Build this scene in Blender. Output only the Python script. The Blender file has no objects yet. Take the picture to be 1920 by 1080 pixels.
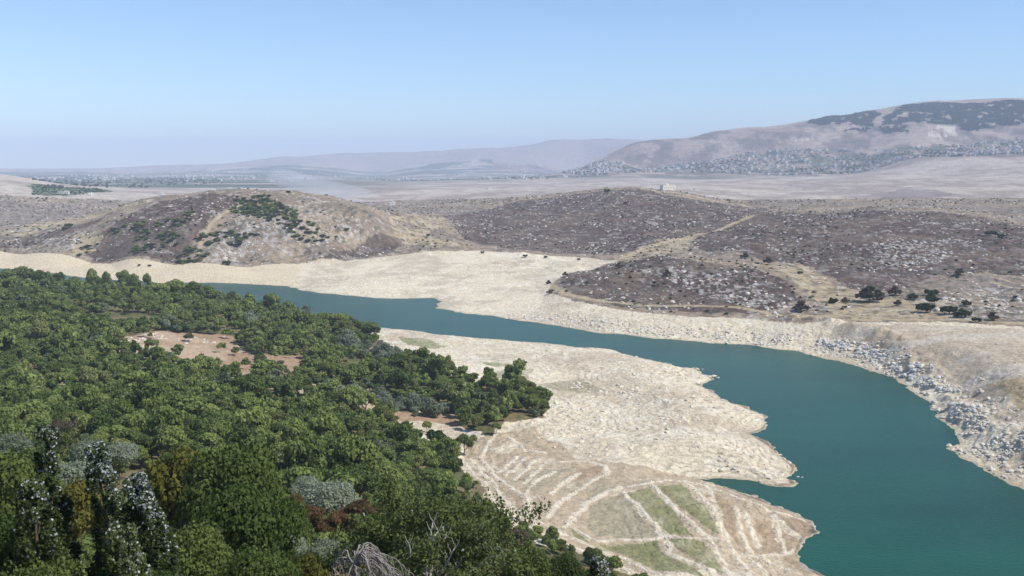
import bpy, bmesh, math, random
import numpy as np
from mathutils import Vector, Matrix
R = math.radians
rng = np.random.default_rng(11)
random.seed(11)
sc = bpy.context.scene
COL = sc.collection

# ------------------------------------------------------------------ camera
H = 120.0                      # eye height above the water, metres
F = 960.0 / math.tan(R(27.5))  # focal length in photo pixels
PITCH = math.atan(228.0 / F)
cam_d = bpy.data.cameras.new('camera'); cam = bpy.data.objects.new('camera', cam_d); COL.objects.link(cam)
cam.location = (0, 0, H); cam.rotation_euler = (R(90) - PITCH, 0, 0)
cam_d.sensor_width = 36; cam_d.lens = 18 / math.tan(R(27.5)); cam_d.clip_start = 0.5; cam_d.clip_end = 120000
sc.camera = cam

# ------------------------------------------------------------------ light
SUN_AZ, SUN_EL = R(106), R(51)          # azimuth from +Y towards +X
w = bpy.data.worlds.new('World'); sc.world = w; w.use_nodes = True
wn = w.node_tree.nodes; wl = w.node_tree.links
sky = wn.new('ShaderNodeTexSky'); sky.sky_type = 'NISHITA'; sky.sun_disc = False
sky.sun_elevation = SUN_EL; sky.sun_rotation = SUN_AZ; sky.altitude = 900
sky.air_density = 1.0; sky.dust_density = 0.0; sky.ozone_density = 6.0
bg = wn['Background']; bg.inputs['Strength'].default_value = 0.148
wl.new(sky.outputs[0], bg.inputs['Color'])
sun_d = bpy.data.lights.new('sun', 'SUN'); sun_d.energy = 4.3; sun_d.angle = R(0.53); sun_d.color = (1.0, 0.94, 0.83)
sun = bpy.data.objects.new('sun', sun_d); COL.objects.link(sun)
sd = Vector((math.cos(SUN_EL) * math.sin(SUN_AZ), math.cos(SUN_EL) * math.cos(SUN_AZ), math.sin(SUN_EL)))
sun.rotation_euler = sd.to_track_quat('Z', 'Y').to_euler()
sc.view_settings.view_transform = 'Standard'; sc.view_settings.look = 'None'
sc.view_settings.exposure = 0.2; sc.view_settings.gamma = 1.0
try:
    sc.cycles.volume_bounces = 1; sc.cycles.transparent_max_bounces = 8; sc.cycles.max_bounces = 6
except Exception: pass

# ------------------------------------------------------------------ numeric helpers
TAB = rng.random((256, 256))
def vnoise(x, y):
    xi = np.floor(x).astype(np.int64); yi = np.floor(y).astype(np.int64)
    fx = x - xi; fy = y - yi
    fx = fx * fx * (3 - 2 * fx); fy = fy * fy * (3 - 2 * fy)
    a = TAB[xi & 255, yi & 255]; b = TAB[(xi + 1) & 255, yi & 255]
    c = TAB[xi & 255, (yi + 1) & 255]; d = TAB[(xi + 1) & 255, (yi + 1) & 255]
    return (a * (1 - fx) + b * fx) * (1 - fy) + (c * (1 - fx) + d * fx) * fy
def fbm(x, y, octv=4, seed=0.0):
    s = 0; a = 1; t = 0
    for k in range(octv):
        ca, sa = math.cos(k * 1.1 + 0.3), math.sin(k * 1.1 + 0.3); f = 2.0 ** k
        s = s + a * vnoise((x * ca - y * sa) * f + 17.3 * k + seed, (x * sa + y * ca) * f + 41.7 * k - seed); t += a; a *= 0.5
    return s / t
def sstep(a, b, x):
    t = np.clip((x - a) / (b - a), 0, 1); return t * t * (3 - 2 * t)
def ray(u, v):
    """direction of a photograph point: azimuth and slope"""
    x = (u - 960) / F; y = -(v - 540) / F
    cp, sp = math.cos(PITCH), math.sin(PITCH)
    dx = x; dy = cp + y * sp; dz = y * cp - sp
    h = math.hypot(dx, dy)
    return math.atan2(dx, dy), dz / h
def on_water(u, v):
    a, s = ray(u, v); r = -H / s
    return (r * math.sin(a), r * math.cos(a))
def inpoly(x, y, P):
    ins = np.zeros(x.shape, bool); n = len(P)
    for i in range(n):
        x1, y1 = P[i]; x2, y2 = P[(i + 1) % n]
        if y1 == y2: continue
        c = ((y1 > y) != (y2 > y)) & (x < (x2 - x1) * (y - y1) / (y2 - y1) + x1)
        ins ^= c
    return ins
def dline(x, y, P, closed=False):
    d = np.full(x.shape, 1e18); n = len(P)
    for i in range(n if closed else n - 1):
        ax, ay = P[i]; bx, by = P[(i + 1) % n]
        vx, vy = bx - ax, by - ay; L = vx * vx + vy * vy + 1e-9
        t = np.clip(((x - ax) * vx + (y - ay) * vy) / L, 0, 1)
        d = np.minimum(d, (x - ax - t * vx) ** 2 + (y - ay - t * vy) ** 2)
    return np.sqrt(d)

# ------------------------------------------------------------------ the lake outline (water level)
FAR_BANK = [(-400, 488), (-150, 494), (0, 503), (60, 508), (100, 513), (160, 521), (230, 527), (290, 530), (390, 530), (470, 533), (545, 537), (562, 543),
 (600, 550), (640, 553), (700, 559), (760, 560), (815, 558), (830, 566), (818, 575), (850, 584), (935, 595), (1000, 604), (1060, 613), (1130, 624),
 (1200, 632), (1260, 637), (1340, 643), (1400, 645), (1450, 655), (1500, 660), (1560, 675), (1620, 690), (1680, 712), (1720, 735), (1750, 758),
 (1758, 785), (1785, 808), (1792, 828), (1775, 838), (1800, 850), (1830, 868), (1870, 893), (1920, 918), (2000, 960), (2120, 1010), (2400, 1100), (2900, 1200)]
NEAR_BANK = [(2900, 1420), (2400, 1330), (2000, 1240), (1750, 1160), (1600, 1110), (1540, 1083), (1505, 1068), (1490, 1035), (1500, 1010), (1520, 992),
 (1512, 972), (1440, 947), (1385, 927), (1340, 908), (1300, 898), (1350, 897), (1400, 902), (1450, 910), (1480, 908), (1478, 895), (1485, 880), (1465, 858),
 (1440, 838), (1402, 813), (1425, 806), (1437, 793), (1430, 780), (1400, 768), (1350, 745), (1308, 722), (1335, 714), (1325, 705), (1308, 692), (1260, 684),
 (1200, 672), (1145, 656), (1100, 652), (1035, 645), (1000, 642), (905, 636), (840, 628), (760, 619), (705, 612), (600, 598), (480, 575), (350, 552),
 (200, 536), (90, 526), (0, 516), (-150, 505), (-400, 497)]
RIVER = [on_water(*p) for p in FAR_BANK + NEAR_BANK]

# ------------------------------------------------------------------ terrain heights
CP = []
def P(u, v, D):                       # a point seen at (u, v) standing D metres away
    a, s = ray(u, v); CP.append((a, math.log(D), H + D * s))
def Z(u, D, z):                       # ground height z at D metres, bearing of u
    a, s = ray(u, 540); CP.append((a, math.log(D), z))
for u in (-2500, -1000, -300, 300, 960, 1500, 2200, 4000):
    Z(u, 3, 118.2); Z(u, 9, 114.5); Z(u, 22, 103)
for u, prof in {-1500: [(45, 95), (110, 84), (220, 70), (400, 50), (700, 30), (1000, 20)],
    -300: [(45, 91), (75, 82), (110, 75), (220, 58), (330, 47), (500, 36), (700, 30), (850, 27), (950, 21), (1050, 9)],
    0: [(45, 90), (75, 80), (110, 73), (150, 66), (220, 56), (330, 43), (500, 32), (700, 29), (850, 26), (930, 20), (1020, 9)],
    110: [(220, 56), (330, 41), (500, 29), (700, 24), (850, 21), (930, 14), (1020, 6)],
    370: [(500, 21), (700, 17), (820, 12), (900, 4)],
    250: [(45, 89.5), (75, 79), (110, 72), (150, 65), (220, 54), (330, 40), (500, 26), (700, 22), (850, 18.5), (920, 8)],
    500: [(45, 89), (75, 78), (110, 70), (150, 62), (220, 49), (330, 33), (430, 22), (550, 16), (700, 11), (780, 7)],
    700: [(45, 88.5), (75, 77), (110, 67), (160, 54), (220, 41), (300, 27), (380, 16), (480, 10), (600, 5.5)],
    900: [(45, 88), (75, 75), (110, 62), (160, 46), (220, 31), (290, 14), (330, 9), (420, 6), (500, 5)],
    1180: [(45, 87), (75, 73), (110, 56), (160, 35), (210, 19), (255, 8), (350, 6), (450, 4)],
    1500: [(45, 86), (75, 70), (110, 52), (160, 30), (210, 10), (250, 3)],
    2300: [(45, 86), (75, 70), (110, 50), (160, 26), (210, 8)],
    4500: [(60, 95), (150, 80), (300, 60)]}.items():
    for D, z in prof: Z(u, D, z)
def PZ(u, v, z):                      # a point seen at (u, v) whose ground height is z
    a, s = ray(u, v); CP.append((a, math.log((z - H) / s), z))
# near lake bed
Z(0, 1090, 3); Z(100, 1060, 3); Z(250, 980, 2.5); Z(-300, 1150, 3); Z(400, 900, 2.5)
P(1030, 745, 488); P(870, 830, 402); P(1300, 800, 425); P(1150, 700, 545); P(1200, 960, 318); P(1000, 900, 343); P(1400, 1000, 297); P(900, 660, 612)
# far bank, foot of the hills
for u, v, D in [ (900, 470, 1215), (1000, 478, 1165), (1150, 490, 1120),
    (1040, 545, 880), (1160, 580, 775), (1300, 594, 735), (1420, 600, 715), (1620, 603, 705), (1760, 603, 710), (1920, 612, 700), (2300, 640, 700),
    (700, 520, 1030), (900, 530, 985), (1000, 560, 875), (1250, 612, 700), (1600, 640, 640), (1800, 700, 540), (1920, 700, 540), (1850, 760, 475), (2300, 800, 460)]: P(u, v, D)
for u, v, z in [(-400, 474, 10), (0, 473, 11), (60, 477, 11), (130, 482, 10), (230, 490, 9), (330, 497, 8), (440, 499, 8), (560, 496, 8.5), (640, 490, 9), (720, 483, 10),
    (200, 462, 20), (200, 440, 34), (330, 465, 22), (330, 430, 43), (330, 395, 62), (450, 465, 22), (450, 430, 43), (450, 395, 62), (560, 465, 22), (560, 430, 43), (560, 395, 62), (680, 455, 24), (680, 425, 43), (60, 455, 20)]: PZ(u, v, z)
# left hill A
for u, v, D in [(-300, 440, 1600), (0, 447, 1480), (60, 434, 1480), (120, 418, 1480), (200, 398, 1470), (290, 373, 1460), (370, 364, 1450), (450, 360, 1430), (540, 362, 1420), (620, 371, 1420), (700, 388, 1420), (760, 404, 1430)]: P(u, v, D)
for u, v, D in [
    ]: P(u, v, D)
for u, z in [(0, 15), (200, 40), (370, 55), (540, 55), (700, 38)]: Z(u, 1700, z)
# saddle and hill B
for u, v, D in [(760, 440, 1320), (820, 450, 1290), (740, 400, 1700), (800, 388, 1850), (900, 378, 1900), (980, 371, 1920), (1060, 361, 1930), (1140, 354, 1940), (1200, 352, 1940), (1260, 360, 1900), (1320, 371, 1860), (1400, 384, 1820),
    (900, 430, 1430), (1000, 420, 1480), (1100, 410, 1520), (1200, 405, 1530), (1300, 410, 1500), (1000, 450, 1300), (1150, 450, 1290), (1280, 440, 1300), (1200, 470, 1170)]: P(u, v, D)
for u, z in [(800, 42), (1000, 50), (1200, 60), (1400, 40)]: Z(u, 2250, z)
# hill C
for u, v, D in [(1440, 392, 1560), (1500, 395, 1520), (1570, 399, 1500), (1640, 392, 1480), (1720, 390, 1480), (1800, 397, 1470), (1870, 409, 1450), (1940, 420, 1430), (2200, 440, 1400),
    (1450, 440, 1270), (1600, 440, 1230), (1750, 440, 1220), (1900, 450, 1200), (1450, 480, 1110), (1560, 500, 1020), (1700, 490, 1050), (1850, 500, 1010), (1600, 548, 860), (1720, 552, 850), (1880, 550, 860), (1700, 580, 765), (1880, 585, 760)]: P(u, v, D)
for u, z in [(1450, 38), (1640, 48), (1850, 48), (2200, 45)]: Z(u, 1850, z)
# hill E in front
for u, v, D in [(1060, 525, 930), (1120, 503, 985), (1190, 485, 1020), (1260, 478, 1030), (1340, 484, 1010), (1420, 498, 970), (1480, 525, 900), (1200, 530, 890), (1300, 530, 885), (1300, 565, 800), (1420, 560, 805)]: P(u, v, D)
Z(1190, 1100, 19); Z(1300, 1120, 20); Z(1400, 1080, 24)
# behind: plateau, plain, mountain
for u, v, D in [(-400, 330, 2900), (0, 326, 3000), (60, 345, 2700), (0, 400, 2000), (100, 395, 2050), (200, 370, 2400), (150, 352, 2900), (150, 420, 1750),
    (1450, 385, 2300), (1450, 350, 3200), (1450, 331, 4200), (1750, 297, 4700), (1850, 296, 4700), (1650, 330, 3900), (1920, 300, 4600), (1900, 350, 3000), (1700, 372, 2400), (1900, 390, 2200), (1300, 345, 3300),
    (1060, 345, 4000), (1200, 330, 4700), (1000, 330, 5600), (1750, 320, 4300), (2300, 300, 4600), (2300, 380, 2400)]: P(u, v, D)
for u in (-800, -300, 0, 300, 600, 850):
    Z(u, 3900, 48); Z(u, 5500, 47); Z(u, 9000, 45)
Z(600, 2900, 44); Z(850, 2900, 46); Z(350, 2900, 44)
for u, v in [(1060, 322), (1130, 299), (1180, 277), (1240, 266), (1290, 262), (1330, 251), (1400, 236), (1500, 225), (1560, 214), (1640, 205), (1700, 195), (1760, 190), (1850, 189), (1920, 187), (2150, 189), (2500, 215)]:
    P(u, v, 6600)
for u, v in [(1200, 305), (1350, 290), (1500, 270), (1650, 262), (1800, 262), (1920, 260)]: P(u, v, 5800)
for u, v in [(1300, 325), (1450, 322), (1600, 315), (1750, 290), (1920, 285)]: P(u, v, 5200)
for u, z in [(1060, 50), (1240, 150), (1500, 300), (1800, 420), (2200, 400)]: Z(u, 8200, z)
for u, v in [(-100, 314), (300, 311), (520, 300), (620, 291), (720, 288), (820, 284), (900, 279), (970, 276), (1040, 264), (1090, 270), (1130, 266), (1190, 266), (1300, 262)]: P(u, v, 12500)
for u in (-300, 300, 700, 1100): Z(u, 10800, 60)
for u in (-800, 0, 500, 1000, 1500, 2500): Z(u, 19000, 40)
for a in (-3.1, -2.3, -1.6, 1.5, 2.2, 3.1):
    for D, z in [(5, 119), (60, 130), (400, 190), (3000, 300), (15000, 300)]: CP.append((a, math.log(D), z))
CPa = np.array(CP)
KA, KL = 3.0, 1.0
def kern(d2): return np.sqrt(d2 + 0.0025)
def rbf_fit(C):
    X = np.stack([C[:, 0] * KA, C[:, 1] * KL], 1); n = len(X)
    D2 = ((X[:, None] - X[None]) ** 2).sum(-1)
    A = np.zeros((n + 3, n + 3)); A[:n, :n] = kern(D2) - np.eye(n) * 1e-3
    A[:n, n] = 1; A[:n, n + 1:] = X; A[n, :n] = 1; A[n + 1:, :n] = X.T
    b = np.zeros(n + 3); b[:n] = C[:, 2]
    return X, np.linalg.lstsq(A, b, rcond=None)[0]
RX, RW = rbf_fit(CPa)
def rbf(a, l):
    out = np.empty(a.shape); fa = a.ravel() * KA; fl = l.ravel() * KL; o = out.ravel(); n = len(RX)
    CH = 60000
    for s in range(0, len(fa), CH):
        xa = fa[s:s + CH]; xl = fl[s:s + CH]
        K = kern((xa[:, None] - RX[:, 0]) ** 2 + (xl[:, None] - RX[:, 1]) ** 2)
        o[s:s + CH] = K @ RW[:n] + RW[n] + RW[n + 1] * xa + RW[n + 2] * xl
    return o.reshape(a.shape)

rr = [1.5]
while rr[-1] < 22000:
    r = rr[-1]
    st = max(0.9 if r < 240 else 0.7, min(r * r / 120 * 0.0006, r * 0.012))
    if 900 < r < 2000: st = min(st, 3.2)
    rr.append(r + st)
RRg = np.array(rr)
def seg(a, b, st): return list(np.arange(a, b, st))
AZ = np.radians(np.array(seg(-180, -60, 4) + seg(-60, -34, 0.5) + seg(-34, 34, 0.055) + seg(34, 60, 0.5) + seg(60, 180.01, 4)))
NR, NA = len(RRg), len(AZ)
print('grid', NR, NA)
# smooth base on a coarser lattice, then upsampled
ci = np.unique(np.r_[np.arange(0, NR, 4), NR - 1]); cj = np.unique(np.r_[np.arange(0, NA, 5), NA - 1])
zc = rbf(*np.meshgrid(AZ[cj], np.log(RRg[ci]), indexing='xy'))
tmp = np.empty((len(ci), NA))
for k in range(len(ci)): tmp[k] = np.interp(AZ, AZ[cj], zc[k])
base = np.empty((NR, NA)); ii = np.searchsorted(ci, np.arange(NR), side='right') - 1; ii = np.clip(ii, 0, len(ci) - 2)
ff = ((np.arange(NR) - ci[ii]) / (ci[ii + 1] - ci[ii]))[:, None]
base = tmp[ii] * (1 - ff) + tmp[ii + 1] * ff
GX = RRg[:, None] * np.sin(AZ)[None]; GY = RRg[:, None] * np.cos(AZ)[None]
RG = np.repeat(RRg[:, None], NA, 1)
# signed distance to the shore (positive on land)
wob = 1 + 0 * GX
WX = GX + (fbm(GX / 14, GY / 14, 4, 3.1) - 0.5) * 9 + (fbm(GX / 3, GY / 3, 2, 5.1) - 0.5) * 2.2
WY = GY + (fbm(GX / 14, GY / 14, 4, 8.7) - 0.5) * 12 + (fbm(GX / 3, GY / 3, 2, 9.1) - 0.5) * 2.2
sdf = np.full(GX.shape, 400.0)
m = (RG > 180) & (RG < 1900) & (np.abs(AZ)[None] < 1.0)
px, py = WX[m], WY[m]
d = np.empty(px.shape)
for s in range(0, len(px), 400000):
    d[s:s + 400000] = dline(px[s:s + 400000], py[s:s + 400000], RIVER, True)
ins = inpoly(px, py, RIVER)
sdf[m] = np.where(ins, -d, d)
# rough ground
amp = np.clip(RG / 1000, 0.05, 6)
big = (fbm(GX / 70, GY / 70, 4, 1.0) - 0.5)
fine = (fbm(GX / 9, GY / 9, 3, 2.0) - 0.5)
far_big = (fbm(GX / 900, GY / 900, 6, 4.0) - 0.5)
hillm = sstep(75, 190, sdf) * sstep(600, 900, RG)
zz = base + sstep(90, 200, sdf) * hillm * (big * 8 + fine * 2.6) * sstep(3500, 2000, RG) + sstep(4600, 6400, RG) * far_big * 110 * sstep(60, 200, base)
gully = np.abs(fbm(GX / 45, GY / 110, 4, 6.6) - 0.5) * 2
zz += hillm * sstep(3000, 2000, RG) * (gully - 0.35) * 4.5
zz += sstep(700, 500, RG) * (big * 1.5 + fine * 0.8) * sstep(15, 60, sdf)
land = np.maximum(zz, 1.2)
bank = 0.15 + np.clip(sdf, 0, None) * 0.09
wgt = sstep(0, 45, sdf)
land = bank * (1 - wgt) + np.maximum(land, bank * 0.6) * wgt
land += (fbm(GX / 5, GY / 5, 3, 12.) - 0.5) * 1.3 * sstep(2, 12, sdf) * sstep(1200, 900, RG) * sstep(150, 250, RG)
_rp = np.array([on_water(*p) for p in [(1480, 630), (1540, 638), (1600, 652), (1650, 666), (1700, 692), (1740, 722), (1775, 765), (1815, 800), (1860, 835), (1950, 880)]])
_m = (RG > 350) & (RG < 800) & (AZ[None] > 0.15) & (AZ[None] < 0.6)
_d = dline(GX[_m], GY[_m], _rp); _r = np.exp(-(_d / 8.0) ** 2) * 3.6 * (0.2 + 1.3 * fbm(GX[_m] / 6, GY[_m] / 6, 3, 14.))
land[_m] += _r * sstep(0, 10, sdf[_m])
ZG = np.where(sdf > 0, land, np.maximum(-9, 0.15 + sdf * 0.25))

def column(a):
    j = np.interp(a, AZ, np.arange(NA)); j0 = int(min(j, NA - 2)); f = j - j0
    return ZG[:, j0] * (1 - f) + ZG[:, j0 + 1] * f
def hit(u, v, rmin=60, rmax=1e9):
    """first ground point met by the sight line, beyond rmin metres"""
    a, s = ray(u, v); z = np.maximum(column(a), 0)
    k = np.nonzero((RRg > rmin) & ((z - H) / RRg >= s))[0]
    r = RRg[k[0]] if len(k) else (RRg[-1])
    r = min(r, rmax)
    return (r * math.sin(a), r * math.cos(a))
def gz(x, y):
    x = np.asarray(x, float); y = np.asarray(y, float)
    a = np.arctan2(x, y); r = np.hypot(x, y)
    j = np.interp(a, AZ, np.arange(NA)); i = np.interp(r, RRg, np.arange(NR))
    j0 = np.clip(j.astype(int), 0, NA - 2); i0 = np.clip(i.astype(int), 0, NR - 2); fj = j - j0; fi = i - i0
    return (ZG[i0, j0] * (1 - fj) + ZG[i0, j0 + 1] * fj) * (1 - fi) + (ZG[i0 + 1, j0] * (1 - fj) + ZG[i0 + 1, j0 + 1] * fj) * fi
def gs(A, x, y):
    a = np.arctan2(x, y); r = np.hypot(x, y)
    j = np.rint(np.interp(a, AZ, np.arange(NA))).astype(int); i = np.rint(np.interp(r, RRg, np.arange(NR))).astype(int)
    return A[i, j]
def WP(pts, rmin=60, rmax=1e9): return [hit(u, v, rmin, rmax) for u, v in pts]

# ------------------------------------------------------------------ outlines on the ground
FOREST = WP([(-1400, 640), (-400, 520), (0, 528), (90, 530), (250, 541), (400, 555), (480, 575), (560, 590), (640, 606), (700, 622), (715, 640), (700, 655), (760, 668), (850, 705), (900, 722), (1000, 732), (1034, 752), (1015, 785), (935, 795), (930, 815),
   (890, 812), (850, 800), (800, 790), (745, 790), (790, 830), (850, 855), (868, 880), (905, 915), (912, 955), (930, 985), (985, 1010), (1080, 1040), (1180, 1085), (1300, 1180)], 180) + [(250, 60), (60, 30), (0, 10), (-200, -50), (-900, 100)]
CLEAR = [WP(p, 150) for p in (
   [(190, 638), (300, 622), (430, 630), (480, 672), (472, 714), (400, 704), (300, 676), (215, 668)],
   [(490, 665), (575, 668), (570, 702), (495, 700)],
   [(515, 705), (560, 712), (640, 735), (740, 770), (850, 778), (862, 806), (800, 804), (760, 808), (700, 782), (600, 745), (515, 732)],
   [(50, 700), (110, 703), (165, 722), (150, 738), (60, 722)],
   [(320, 830), (365, 835), (350, 865), (325, 862)])]
RUST = WP([(520, 935), (600, 925), (700, 930), (690, 965), (600, 975), (530, 960)], 80, 160)
FARBED = WP([(-400, 469), (0, 471), (130, 481), (230, 489), (330, 496), (430, 499), (560, 495), (640, 489), (720, 482), (800, 470), (900, 470), (1000, 477), (1100, 484), (1160, 489), (1110, 506), (1060, 516), (1032, 533), (1030, 550),
   (1080, 566), (1160, 581), (1300, 595), (1420, 600), (1500, 606), (1620, 605), (1760, 603), (1860, 610), (1920, 614), (2400, 640)], 500, 1500) + [on_water(*p) for p in [(2400, 1150), (1800, 900), (1550, 720), (1300, 665), (900, 610), (500, 545), (200, 530), (-400, 492)]]
BURN = [WP(p, 650, 2100) for p in (
   [(205, 430), (250, 400), (320, 375), (440, 366), (450, 380), (400, 400), (380, 430), (350, 470), (330, 493), (230, 486), (150, 476), (180, 450)],
   [(0, 455), (120, 425), (200, 405), (190, 415), (120, 440), (60, 462), (0, 466)],
   [(830, 405), (960, 378), (1130, 358), (1200, 356), (1300, 374), (1400, 390), (1480, 400), (1440, 430), (1300, 440), (1200, 468), (1150, 476), (1050, 476), (950, 465), (870, 448)],
   [(1300, 450), (1400, 412), (1480, 398), (1600, 396), (1700, 397), (1800, 402), (1950, 428), (2300, 450), (2300, 540), (1950, 525), (1850, 512), (1750, 518), (1650, 545), (1590, 540), (1520, 500), (1420, 486), (1300, 462)],
   [(1050, 508), (1120, 503), (1200, 483), (1300, 487), (1400, 500), (1480, 530), (1500, 565), (1420, 588), (1300, 587), (1160, 576), (1060, 548)],
   [(620, 470), (700, 440), (760, 450), (740, 470), (660, 486), (600, 490)])]
WHITEROCK = [WP(p, 650, 1800) for p in (
   [(380, 490), (400, 440), (450, 405), (560, 380), (620, 400), (700, 420), (700, 440), (600, 460), (500, 490), (420, 498)],
   [(1190, 505), (1250, 500), (1400, 520), (1460, 560), (1430, 585), (1330, 560), (1250, 525)],
   [(0, 455), (80, 445), (160, 440), (140, 470), (40, 470)],
   [(1640, 455), (1760, 455), (1800, 480), (1740, 500), (1640, 500)],
   [(1700, 560), (1900, 540), (1960, 600), (1850, 608), (1760, 598)],
   [(1380, 600), (1470, 560), (1560, 575), (1560, 598), (1440, 602)])]
YELLOW = [WP(p, 650, 1700) for p in (
   [(1190, 470), (1240, 448), (1300, 443), (1290, 460), (1230, 480), (1180, 492), (1150, 485)],
   [(1440, 495), (1500, 495), (1560, 530), (1620, 545), (1680, 560), (1780, 560), (1800, 598), (1600, 600), (1480, 600), (1560, 580), (1480, 520)],
   [(730, 410), (800, 400), (860, 420), (800, 440), (900, 465), (780, 465), (740, 440)],
   [(140, 440), (200, 430), (180, 470), (130, 480)],
   [(0, 430), (140, 400), (300, 380), (200, 400), (100, 432), (0, 445)])]
TRACKS = [(WP(p, 500, 2300), wd) for p, wd in (
   ([(1030, 535), (1060, 553), (1110, 563), (1200, 573), (1300, 573), (1380, 577), (1500, 594), (1620, 600), (1800, 600), (1920, 608)], 3.5),
   ([(1175, 480), (1230, 460), (1290, 445), (1350, 430), (1410, 406)], 5.0),
   ([(1200, 353), (1260, 361), (1320, 372), (1400, 387)], 8.0),
   ([(370, 480), (380, 445), (400, 415), (430, 395)], 3.0),
   ([(1860, 530), (1920, 545)], 2.0), ([(1860, 520), (1920, 533)], 2.0), ([(1850, 512), (1920, 521)], 2.0))]
WALLS = [WP(p, 200, 900) for p in (
   [(1060, 990), (1082, 964), (1104, 942), (1140, 922), (1176, 913), (1216, 907), (1282, 902), (1309, 907), (1371, 929), (1438, 956), (1508, 975)],
   [(1065, 985), (1096, 1003), (1118, 1014), (1171, 1012), (1238, 1009), (1300, 1009), (1358, 1013)],
   [(1167, 924), (1207, 964), (1251, 1008), (1256, 1036), (1300, 1058), (1349, 1080)],
   [(1222, 909), (1264, 951), (1309, 991), (1336, 1022), (1371, 1080)],
   [(1287, 905), (1327, 947), (1349, 987), (1371, 1027), (1407, 1080)],
   [(1322, 911), (1340, 942)], [(1380, 950), (1389, 1000), (1411, 1036)], [(1396, 960), (1420, 1027)], [(1451, 965), (1460, 1009), (1469, 1036)],
   [(1371, 1040), (1438, 1042), (1482, 1038), (1509, 1018)], [(1447, 969), (1482, 996), (1509, 1018)], [(1420, 1044), (1450, 1060), (1495, 1078)], [(1400, 1044), (1420, 1062), (1440, 1085)],
   [(1137, 873), (1141, 888), (1113, 900), (1080, 923), (1053, 940), (1027, 973)], [(1165, 913), (1120, 933), (1087, 960), (1062, 987)],
   [(1087, 888), (1053, 908), (1033, 927)], [(1020, 870), (1060, 866), (1100, 865), (1137, 873)], [(1000, 985), (990, 950), (980, 930), (1010, 900), (1040, 885)],
   [(967, 857), (933, 887)], [(982, 860), (947, 893)], [(998, 865), (966, 899)], [(1015, 873), (987, 907)],
   [(907, 867), (930, 897), (960, 915), (985, 935)], [(930, 815), (910, 840), (900, 865)], [(955, 820), (985, 845), (1020, 850)],
   [(870, 868), (905, 905), (935, 950), (980, 985), (1060, 1020), (1110, 1040), (1200, 1078)], [(880, 862), (925, 910), (960, 955), (1000, 975), (1060, 1003), (1104, 1024), (1171, 1050), (1250, 1082)],
   [(880, 700), (940, 690), (1010, 700), (1060, 712)], [(900, 680), (960, 672), (1040, 690), (1100, 700)], [(930, 664), (1000, 660), (1060, 672)],
   [(985, 700), (1010, 716)], [(1000, 698), (1025, 714)], [(1015, 696), (1040, 712)])]
GREENF = [WP(p, 200, 900) for p in (
   [(1178, 925), (1218, 915), (1262, 960), (1300, 1004), (1255, 1004), (1210, 960)], [(1234, 914), (1282, 910), (1322, 950), (1340, 985), (1350, 1005), (1315, 985), (1270, 945)],
   [(1068, 990), (1100, 1010), (1110, 1018), (1080, 1012)], [(1125, 1022), (1230, 1018), (1245, 1040), (1300, 1066), (1320, 1085), (1230, 1070)], [(1250, 1016), (1325, 1020), (1345, 1050), (1355, 1080), (1290, 1045)],
   [(1355, 935), (1375, 950), (1378, 985), (1360, 985), (1345, 950)], [(745, 632), (800, 636), (835, 650), (810, 654), (760, 645)], [(900, 678), (985, 684), (930, 690)])]
GREYF = [WP(p, 200, 900) for p in ([(1150, 930), (1170, 930), (1205, 970), (1245, 1006), (1120, 1008), (1100, 995), (1105, 955)],
   [(985, 905), (1020, 880), (1060, 880), (1040, 900), (1010, 925)], [(1000, 720), (1080, 712), (1150, 735), (1060, 735)], [(900, 700), (1000, 690), (980, 720)], [(1095, 925), (1130, 905), (1160, 905), (1100, 945)])]
BROWNF = [WP(p, 200, 900) for p in ([(1465, 970), (1512, 976), (1518, 992), (1500, 1005), (1480, 990)], [(1462, 990), (1500, 1015), (1470, 1035)], [(1412, 975), (1445, 975), (1455, 1010), (1462, 1036), (1432, 1036)],
   [(950, 925), (975, 935), (985, 965), (960, 945)], [(1330, 920), (1370, 940), (1390, 1030), (1360, 990)], [(1470, 1045), (1500, 1045), (1500, 1075)], [(1080, 880), (1120, 873), (1130, 885), (1080, 905)])]
MTNWOOD = [WP(p, 4800, 6900) for p in (
   [(1510, 231), (1545, 221), (1600, 214), (1640, 211), (1645, 225), (1640, 240), (1600, 237), (1550, 235)], [(1575, 248), (1620, 244), (1625, 250), (1590, 250)],
   [(1655, 225), (1690, 203), (1760, 194), (1850, 194), (2300, 200), (2300, 240), (1920, 235), (1870, 240), (1850, 250), (1810, 248), (1790, 235), (1740, 230), (1700, 232), (1660, 238)], [(1645, 243), (1700, 239), (1700, 252), (1670, 252)])]
VILLAGE = WP([(1050, 325), (1110, 300), (1150, 303), (1200, 318), (1290, 308), (1400, 290), (1540, 283), (1700, 278), (1920, 262), (2100, 262), (2100, 290), (1920, 289), (1780, 294), (1700, 300), (1640, 318), (1500, 329), (1400, 328), (1300, 325), (1200, 324), (1100, 330)], 4300, 6400)

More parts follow.
